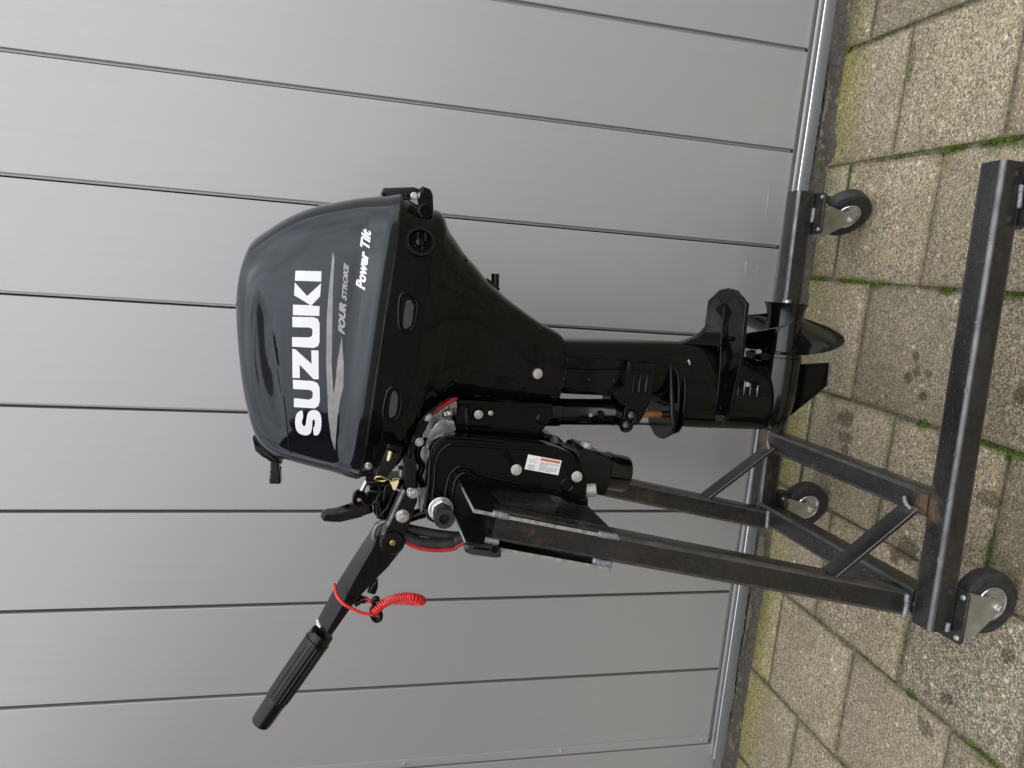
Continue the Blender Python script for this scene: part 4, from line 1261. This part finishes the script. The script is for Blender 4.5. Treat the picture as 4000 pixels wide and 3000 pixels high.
# clamp brackets, near and far
cb = [(-.254,1.1229),(-.2069,1.1179),(-.1526,1.1172),(-.1371,1.1124),(-.1263,1.1036),(-.1212,1.0926),(-.1211,1.0736),(-.1265,.9862),(-.1292,.9284),(-.1335,.8958),(-.1478,.8577),(-.1698,.8392),(-.2002,.8229),(-.2353,.8228),(-.2411,.8432),(-.2333,.8554),(-.2135,.9499),(-.201,1.0104),(-.19,1.0365),(-.1857,1.0533),(-.1917,1.0654),(-.2065,1.0712),(-.246,1.0736),(-.2749,1.0748),(-.2799,1.0831),(-.2768,1.1025),(-.2738,1.1142)]
cbr = chaikin(cb, 1, .2)
prism('clamp_bracket', cbr, -.115, -.078, 'gloss', motor, .006, 3)
prism('clamp_bracket', cbr, .078, .115, 'gloss', motor, .006, 3)
# raised rims along the near bracket's edges
for pth, rr in (([(-.2533,1.1094),(-.2062,1.1068),(-.1712,1.1065),(-.1518,1.1014),(-.14,1.0917),(-.1351,1.0807),(-.1353,1.0539),(-.1384,.9956),(-.1398,.9361)], .0028),
                ([(-.2514,1.1213),(-.2063,1.1162),(-.154,1.1158),(-.1375,1.1111),(-.1277,1.1028),(-.1223,1.0918),(-.1222,1.0738),(-.1242,1.0354),(-.1272,.9866)], .0032),
                ([(-.2316,1.0863),(-.206,1.0836),(-.1883,1.0793),(-.1775,1.0704),(-.1744,1.0591),(-.1785,1.0434),(-.1877,1.0273),(-.1944,1.0014),(-.2039,.9512)], .0030),
                ([(-.2454,1.0735),(-.2059,1.071),(-.1921,1.0653),(-.1861,1.0536),(-.1908,1.0368)], .0032),
                ([(-.214,1.1082),(-.2258,1.1066),(-.2346,1.1014),(-.2356,1.0937),(-.2276,1.0875)], .0024)):
    tube('bracket_rim', catmull([(p[0], -.1155, p[1]) for p in pth], 6), rr, 'gloss', motor, 8)
for p in [(-.1506,.98),(-.1595,.973),(-.1677,.9669)]:
    lathe('tilt_hole', [(-.002, .0064), (.0005, .0062)], (p[0], -.115, p[1]), (0, -1, 0), 'hole', motor, 20)
for p, r_ in (([(-.1786,.9607)][0], .0085), ([(-.1899,.846)][0], .0085)):
    bolt((p[0], -.115, p[1]), (0, -1, 0), r_, .009, motor, 'whitepaintbolt', 'bolt', 1.2)
p = [(-.2057,.8633)][0]
lathe('bracket_eye', [(-.003, .0125), (.0016, .0125), (.0026, .011), (.0012, .0095), (-.002, .0095)], (p[0], -.115, p[1]), (0, -1, 0), 'gloss', motor, 28)
p = [(-.2231,.8075)][0]
lathe('pivot_end', [(-.012, .0125), (.008, .0125), (.010, .011)], (p[0], -.09, p[1]), (.15, -.25, -.96), 'whitepaintbolt', motor, 24)
foot = [(-.2332,.8627),(-.2269,.8402),(-.233,.8185),(-.2466,.8183),(-.2446,.8386)]
prism('bracket_foot', foot, -.115, -.06, 'gloss', motor, .004)
# warning label
lb = [(-.1499,.9409),(-.1602,.8778),(-.1873,.882),(-.1768,.9456)]
lbo = prism('warning_label', lb, -.1162, -.1150, 'white', motor, 0.0)
A_, B_, C_, D_ = [Vector((q[0], 0, q[1])) for q in lb]
def lab(u, v):
    p = A_ + (B_ - A_) * u
    q = D_ + (C_ - D_) * u
    r = p + (q - p) * v
    return (r.x, r.z)
prism('label_band', [lab(.38, .06), lab(.965, .06), lab(.965, .24), lab(.38, .24)], -.1165, -.1160, 'orange', lbo)
t_ = put_text(text_bm('WARNING  AVERTISSEMENT', .02, 0), lab(.44, .21), lab(.955, .21), .0032)
for v in t_.verts:
    v.co.y = -.1168
finish('label_text', t_, 'ink', lbo, flip=False)
for v_, e_ in ((.33, .95), (.41, .95), (.49, .62), (.64, .95), (.72, .93), (.80, .95), (.88, .78)):
    prism('label_line', [lab(.39, v_), lab(e_, v_), lab(e_, v_ + .026), lab(.39, v_ + .026)], -.1165, -.1160, 'ink', lbo)
prism('label_line', [lab(.38, .57), lab(.97, .57), lab(.97, .585), lab(.38, .585)], -.1165, -.1160, 'ink', lbo)
def mark(pts, col):
    tube('label_mark', [(*lab(u, v)[:1], -.1164, lab(u, v)[1]) for u, v in pts], .0005, col, lbo, 5)
mark([(.06, .42), (.10, .28), (.16, .24), (.20, .3), (.28, .14), (.31, .25)], 'orange')
mark([(.10, .45), (.20, .40), (.27, .46), (.30, .36)], 'ink')
mark([(.08, .66), (.08, .90), (.26, .90), (.26, .66), (.08, .66)], 'ink')
mark([(.14, .68), (.14, .88)], 'ink')
mark([(.20, .68), (.20, .88)], 'ink')

# tilt tube end: nut and rubber sleeve
tt = [(-.2512,1.0922)][0]
tp_ = Vector((tt[0], -.112, tt[1]))
lathe('tilt_boss', [(-.05, .026), (.003, .026), (.006, .024)], tp_, (0, -1, 0), 'gloss', motor, 36)
bolt(tp_ + Vector((0, -.005, 0)), (0, -1, 0), .0195, .012, motor, 'steelbolt', 'tilt_nut', 1.16)
lathe('tilt_sleeve', [(.010, .0150), (.022, .0150), (.026, .0172), (.055, .0180), (.058, .0172), (.058, .0095), (.040, .0085), (.040, .0005)], tp_, (0, -1, 0), 'rubber', motor, 36)

# power tilt unit between the brackets
q0, q1 = [(-.1974,.8133)][0], [(-.2161,.7013)][0]
ax = Vector((q1[0] - q0[0], 0, q1[1] - q0[1]))
Lp = ax.length
lathe('tilt_motor', [(0, .036), (Lp * .55, .036), (Lp * .57, .0385), (Lp * .62, .0385), (Lp * .63, .0365), (Lp * .95, .0365), (Lp * .985, .034), (Lp, .028)], (q0[0], 0, q0[1]), ax, 'wet', motor, 44)
prism('tilt_pump', [(-.1619,.8316),(-.1626,.8138),(-.1528,.8113),(-.1568,.7987),(-.1597,.7804),(-.1714,.7613),(-.1779,.7516),(-.2089,.7554),(-.2467,.7587),(-.2468,.7723),(-.238,.7913),(-.2293,.8078)], -.05, .045, 'satin', motor, .008, 3)
c0, c1 = [(-.1591,.8003)][0], [(-.146,.7985)][0]
ax = Vector((c1[0] - c0[0], 0, c1[1] - c0[1]))
lathe('reservoir_plug', [(-.004, .0115), (ax.length * .9, .0115), (ax.length, .0100), (ax.length * 1.01, .006)], (c0[0], -.02, c0[1]), ax, 'whitepaintbolt', motor, 20)
prism('tilt_arm', [(-.1463,.8978),(-.1309,.8858),(-.1327,.8725),(-.1411,.8585),(-.1529,.8508),(-.1592,.8369),(-.1632,.8208),(-.1753,.8152),(-.1695,.8583)], -.03, .05, 'gloss', motor, .006)
gp = [(-.1431,.8695)][0]
bolt((gp[0], -.033, gp[1]), (0, -1, 0), .006, .006, motor, 'worngrey')
tube('earth_wire', catmull([(p[0], -.035, p[1]) for p in [(-.144,.8672),(-.1469,.8561),(-.1511,.8514),(-.1552,.8412),(-.1613,.8275)]], 5), .0022, 'worngrey', motor, 6)

# steering arm, throttle linkage and tiller
prism('tiller_bracket', [(-.2223,1.1508),(-.2265,1.1291),(-.2525,1.1298),(-.2656,1.1347),(-.2889,1.1453),(-.3078,1.1485),(-.3312,1.1515),(-.3458,1.1661),(-.3454,1.1896),(-.3206,1.1908),(-.2728,1.171),(-.2526,1.1624)], -.075, -.030, 'satin', motor, .005, 3)
for p in [(-.2326,1.1376),(-.278,1.155)]:
    bolt((p[0], -.075, p[1]), (0, -1, 0), .0100, .010, motor)
prism('bracket_edge', [(-.2266,1.1571),(-.2309,1.1514),(-.313,1.1845),(-.3129,1.1906)], -.0785, -.05, 'worngrey', motor, .002)
prism('steering_arm', [(-.2332,1.2084),(-.2242,1.1877),(-.2238,1.1536),(-.2416,1.1455),(-.2912,1.1702),(-.3062,1.1781),(-.2987,1.1984),(-.2822,1.202)], -.035, .04, 'gloss', motor, .008, 3)
pv = [(-.3275,1.1708)][0]
TL = [([(-.3159,1.199)], [(-.3062,1.19)], [(-.3126,1.1583)]), ([(-.335,1.2082)], [(-.329,1.2008)], [(-.3335,1.1494)]), ([(-.354,1.2194)], [(-.3475,1.2077)], [(-.3565,1.1532)]),
      ([(-.3911,1.2408)], [(-.3773,1.2229)], [(-.3886,1.1763)]), ([(-.4346,1.2645)], [(-.4153,1.2412)], [(-.4144,1.2007)]), ([(-.4783,1.2851)], [(-.4608,1.2588)], [(-.4546,1.2323)]), ([(-.5107,1.2999)], [(-.5067,1.2822)], [(-.5192,1.2726)])]
bm = bmesh.new()
secs = []
for l_, r_, t_ in TL:
    l_, r_, t_ = l_[0], r_[0], t_[0]
    secs.append([bm.verts.new(q) for q in ((l_[0], -.008, l_[1]), (r_[0], -.055, r_[1]), (t_[0], -.050, t_[1]), (t_[0], .006, t_[1]), (l_[0], .006, l_[1]))])
for a_s, b_s in zip(secs, secs[1:]):
    for k in range(5):
        bm.faces.new((a_s[k], a_s[(k + 1) % 5], b_s[(k + 1) % 5], b_s[k]))
bm.faces.new(secs[0])
bm.faces.new(secs[-1])
bmesh.ops.recalc_face_normals(bm, faces=bm.faces)
bmesh.ops.bevel(bm, geom=[e for e in bm.edges if e.is_manifold and e.calc_face_angle() > R(25)], offset=.004, segments=3, affect='EDGES', profile=.5, clamp_overlap=True)
finish('tiller_arm', bm, 'satin', motor, wnorm=True)
lathe('pivot_cap', [(-.03, .022), (.004, .0222), (.007, .0200), (.007, .0075), (.003, .0065)], (pv[0], -.074, pv[1]), (0, -1, 0), 'satin', motor, 40)
bolt((pv[0], -.078, pv[1]), (0, -1, 0), .0045, .003, motor, 'brass', hexn=12)
tube('pivot_hoop', catmull([(p[0], -.058, p[1]) for p in [(-.2942,1.1781),(-.2952,1.1898),(-.3044,1.2),(-.3187,1.2042),(-.329,1.2018)]], 6), .0045, 'worngrey', motor, 8)
prism('tension_knob', [(-.4401,1.21),(-.421,1.2039),(-.4137,1.1943),(-.4192,1.1904),(-.432,1.1904),(-.4427,1.1939),(-.4442,1.1989)], -.040, -.012, 'satin', motor, .005, 3)
lathe('stop_button', [(0, .006), (.012, .006), (.014, .008), (.02, .008)], ([(-.4652,1.2318)][0][0], -.03, [(-.4652,1.2318)][0][1]), (.5, 0, -.8), 'satin', motor, 16)
g0, g1 = [(-.523,1.2897)][0], [(-.6968,1.3953)][0]
ax = Vector((g1[0] - g0[0], 0, g1[1] - g0[1]))
Lg = ax.length
gmod = lambda a, t: 1 - (.05 if (math.degrees(a) % 22.5) < 4 else 0)
lathe('grip_collar', [(-.004, .0185), (-.003, .0222), (Lg * .055, .0230), (Lg * .06, .0215)], (g0[0], -.03, g0[1]), ax, 'satin', motor, 48)
lathe('grip', [(Lg * .06, .0225), (Lg * .062, .0242), (Lg * .085, .0244), (Lg * .09, .0228), (Lg * .1, .0230), (Lg * .12, .0236), (Lg * .50, .0232), (Lg * .70, .0222), (Lg * .71, .0200)], (g0[0], -.03, g0[1]), ax, 'satin', motor, 96, lambda a, t: gmod(a, t) if t > Lg * .095 else 1, 25)
lathe('grip_end', [(Lg * .70, .0200), (Lg * .712, .0212), (Lg * .76, .0200), (Lg * .96, .0192), (Lg * .99, .0178), (Lg, .0150)], (g0[0], -.03, g0[1]), ax, 'satin', motor, 40)
mk = [(-.4875,1.2979),(-.495,1.2958),(-.4989,1.2918)]
tube('throttle_mark', [(p[0] + .001, -.044 - .004 * k, p[1]) for k, p in enumerate(mk)], [.002, .003, .002], 'white', motor, 6)
tri = [(-.5067,1.3069),(-.5002,1.305),(-.5011,1.303),(-.508,1.3035)]
prism('grip_mark', tri, -.0538, -.05, 'hole', motor)
# shift lever
prism('shift_lever', [(-.2955,1.2996),(-.2874,1.2971),(-.2837,1.2883),(-.2815,1.2469),(-.277,1.2401),(-.2645,1.239),(-.2526,1.2369),(-.2508,1.2286),(-.2599,1.2199),(-.2792,1.2063),(-.2874,1.2067),(-.2941,1.2268),(-.2988,1.2462),(-.3037,1.2655),(-.3051,1.2779),(-.3032,1.2942)], -.034, -.010, 'satin', motor, .006, 3)
prism('lever_pad', [(-.2846,1.2926),(-.2809,1.2879),(-.279,1.2497),(-.2824,1.2496),(-.2875,1.2631),(-.2889,1.2781),(-.2882,1.2904)], -.0355, -.03, 'rubber', motor, .0015)
lv = [(-.2591,1.2319)][0]
lathe('lever_eye', [(-.02, .0125), (.004, .0125), (.006, .011), (.006, .005)], (lv[0], -.034, lv[1]), (0, -1, 0), 'gloss', motor, 28)
bolt((lv[0], -.038, lv[1]), (0, -1, 0), .0035, .003, motor, 'brass', hexn=12)
rd = [(-.2502,1.2288),(-.2282,1.2193)]
tube('shift_rod', [(p[0], -.02, p[1]) for p in rd], .0045, 'steelbolt', motor, 10)
lc = [(-.2558,1.2114)][0]
lathe('link_ring', [(-.012, .0105), (.004, .0105), (.006, .0095), (.006, .0072), (.002, .0070), (.002, .0005)], (lc[0], -.04, lc[1]), (0, -1, 0), 'gloss', motor, 28)
tube('link_spring', catmull([(p[0], -.045, p[1]) for p in [(-.2572,1.2266),(-.2637,1.2222),(-.2674,1.2158),(-.2652,1.2076),(-.2578,1.2024)]], 6), .0028, 'gloss', motor, 8)
tube('throttle_wire', [(p[0], -.046, p[1]) for p in [(-.2641,1.2077),(-.2641,1.1939),(-.2652,1.1799)]], .0013, 'gloss', motor, 6)
prism('latch_block', [(-.2188,1.2225),(-.2173,1.2198),(-.2156,1.1969),(-.2184,1.1884),(-.2273,1.2013),(-.2272,1.2201)], -.06, .0, 'satin', motor, .003)
prism('wire_clip', [(-.235,1.2151),(-.2375,1.1976),(-.2448,1.198),(-.2434,1.214)], -.055, -.02, 'satin', motor, .003)
prism('link_plate', [(-.2274,1.2103),(-.2273,1.2006),(-.2508,1.1988),(-.2863,1.2007),(-.2952,1.1975),(-.2863,1.2049),(-.2509,1.2079)], -.036, -.02, 'gloss', motor, .003)
for pp, r_ in (([(-.2244,1.1989),(-.2389,1.1969),(-.258,1.2009),(-.2756,1.1994),(-.2896,1.1973)], .0028), ([(-.2374,1.1874),(-.2432,1.1948),(-.252,1.1985),(-.2666,1.1958),(-.2798,1.1924)], .0026), ([(-.262,1.1788),(-.2708,1.1812),(-.2766,1.1865),(-.284,1.1917),(-.2883,1.1963)], .0028), ([(-.2212,1.1758),(-.227,1.181),(-.2299,1.185),(-.2415,1.1872),(-.2559,1.1879)], .0035)):
    tube('cable', catmull([(p[0], -.05, p[1]) for p in pp], 6), r_, 'gloss', motor, 8)
prism('steering_tie', [(-.1936,1.1655),(-.1921,1.1572),(-.2065,1.1565),(-.2117,1.1597),(-.2066,1.1648)], -.07, -.04, 'worngrey', motor, .004)
# cables from the tiller to the cable clip
def cable(pts, ys, r, mat):
    return tube('cable', catmull([(p[0], y, p[1]) for p, y in zip(pts, ys)], 8), r, mat, motor, 12)
cable([(-.3077,1.1527),(-.3115,1.1384),(-.3168,1.1139),(-.3231,1.0775),(-.3249,1.0409),(-.3066,1.0243)], (-.05,) * 6, .0088, 'rubber')
cable([(-.3188,1.1514),(-.3263,1.1384),(-.334,1.1167),(-.3373,1.0851),(-.3338,1.0564),(-.327,1.0471),(-.3219,1.0249)], (-.06,) * 7, .0105, 'rubber')
cable([(-.3291,1.1464),(-.3367,1.1341),(-.3436,1.1139),(-.3469,1.0852),(-.3443,1.0566),(-.3384,1.0493),(-.3291,1.0316)], (-.066,) * 7, .0042, 'redcable')
cable([(-.2979,1.144),(-.2919,1.1286),(-.286,1.1089),(-.283,1.1004)], (-.03, -.03, -.03, -.03), .0105, 'gloss')
# plastic cable clip hanging at the plate's edge
cc = chaikin([(-.2652,1.0676),(-.2735,1.0093),(-.2873,1.0093),(-.2877,1.0155),(-.281,1.0622),(-.2764,1.0686),(-.2691,1.0696)], 2, .12)
clip = prism('cable_clip', cc, -.252, -.238, 'greyplastic', motor, .003, 2)
prism('clip_slot', chaikin([(-.2679,1.0553),(-.2726,1.0243),(-.2759,1.0249),(-.2722,1.0556)], 1), -.2526, -.25, 'hole', clip)
p = [(-.2741,1.0206)][0]
lathe('clip_hole', [(-.002, .0056), (.0007, .0054)], (p[0], -.252, p[1]), (0, -1, 0), 'hole', clip, 20)
p = [(-.269,1.0662)][0]
bolt((p[0], -.252, p[1]), (0, -1, 0), .0026, .002, clip, 'worngrey', 'rivet', hexn=12)

# ------------------------------------------------------------------ key ring with float tag, hanging from the front of the motor
key = empty('key_ring', BASE, YAW)
tag(key, 'wire key ring with cream plastic tag hanging at the front of the motor', 'key ring')
rc = [(-.1792,1.212),(-.1746,1.2091),(-.1739,1.2018),(-.177,1.1948),(-.1809,1.1934),(-.1842,1.1976),(-.184,1.205),(-.1821,1.21)]
tube('ring', catmull([(p[0], -.18 - .006 * math.sin(k * .8), p[1]) for k, p in enumerate(rc)], 5, True), .0014, 'brass', key, 8, True)
prism('tag', [(-.1815,1.1892),(-.1847,1.1864),(-.1801,1.1741),(-.182,1.1728),(-.1899,1.1755),(-.1975,1.1789),(-.1951,1.1827),(-.1886,1.1843)], -.184, -.178, 'tag', key, .0018, 2, 'y', 1)
tube('tag_wire', catmull([(p[0], -.182, p[1]) for p in [(-.1793,1.1942),(-.1797,1.1892),(-.1829,1.1853),(-.1776,1.1806),(-.1782,1.1718)]], 5), .0013, 'brass', key, 6)
tube('key', [(p[0], -.18, p[1]) for p in [(-.1951,1.1784),(-.1992,1.1688)]], .0018, 'steelbolt', key, 6)

# ------------------------------------------------------------------ red safety lanyard looped round the tiller
lan = empty('safety_lanyard', BASE, YAW)
tag(lan, 'red coiled kill switch lanyard looped round the black tiller arm', 'lanyard')
lp1 = [(-.4244,1.2704),(-.4322,1.2649),(-.444,1.252),(-.4539,1.2362),(-.4639,1.2183),(-.4692,1.2005)]
ys_ = (-.030, -.062, -.072, -.072, -.070, -.066)
pth = [(p[0], y, p[1]) for p, y in zip(lp1, ys_)]
lp2 = [(-.4781,1.1928),(-.4672,1.1912),(-.4599,1.1997),(-.4643,1.2157),(-.4716,1.2255)]
pth += [(p[0], y, p[1]) for p, y in zip(lp2, (-.055, -.045, -.035, -.02, .0))]
pth += [(q[0], .004, q[1]) for q in [(-.4722,1.2536)]]
tube('cord_loop', catmull(pth, 8), .0030, 'red', lan, 10)
tube('cord_loop', catmull([(p[0], y, p[1]) for p, y in zip([(-.4547,1.2244),(-.4536,1.2106),(-.4615,1.1964),(-.4656,1.2042),(-.4723,1.1939)], (-.02, -.03, -.045, -.05, -.055))], 8), .0026, 'red', lan, 8)
tube('clip', catmull([(p[0], -.062, p[1]) for p in [(-.4427,1.19),(-.4394,1.195),(-.4456,1.1992),(-.4562,1.1972),(-.4645,1.2007),(-.4752,1.1993),(-.4828,1.193),(-.4799,1.1853),(-.4714,1.1847),(-.4649,1.1889)]], 6), .0048, 'gloss', lan, 8)
spine = catmull([(p[0], y, p[1]) for p, y in zip([(-.4668,1.1967),(-.4555,1.1874),(-.4464,1.174),(-.4405,1.1565),(-.4386,1.1367),(-.442,1.1205),(-.4526,1.1095),(-.4622,1.1098),(-.4667,1.1232),(-.4666,1.1393),(-.4656,1.1573)], (-.062,) * 6 + (-.05, -.03, -.02, -.018, -.018))], 60)
L_ = [0.0]
for a, b in zip(spine, spine[1:]):
    L_.append(L_[-1] + (b - a).length)
hel, turns = [], 40
u = Vector((0, 1, 0))
seg = turns * 14
for i in range(seg + 1):
    s = L_[-1] * i / seg
    k = 0
    lo, hi = 0, len(L_) - 1
    while hi - lo > 1:
        mid = (lo + hi) // 2
        if L_[mid] <= s:
            lo = mid
        else:
            hi = mid
    f = (s - L_[lo]) / max(L_[hi] - L_[lo], 1e-9)
    c = spine[lo].lerp(spine[hi], f)
    t = (spine[min(hi + 3, len(spine) - 1)] - spine[max(lo - 3, 0)]).normalized()
    e1 = (u - t * u.dot(t)).normalized()
    e2 = t.cross(e1)
    a = 2 * math.pi * turns * i / seg
    hel.append(c + (e1 * math.cos(a) + e2 * math.sin(a)) * .0074)
tube('coil', hel, .0018, 'red', lan, 6)
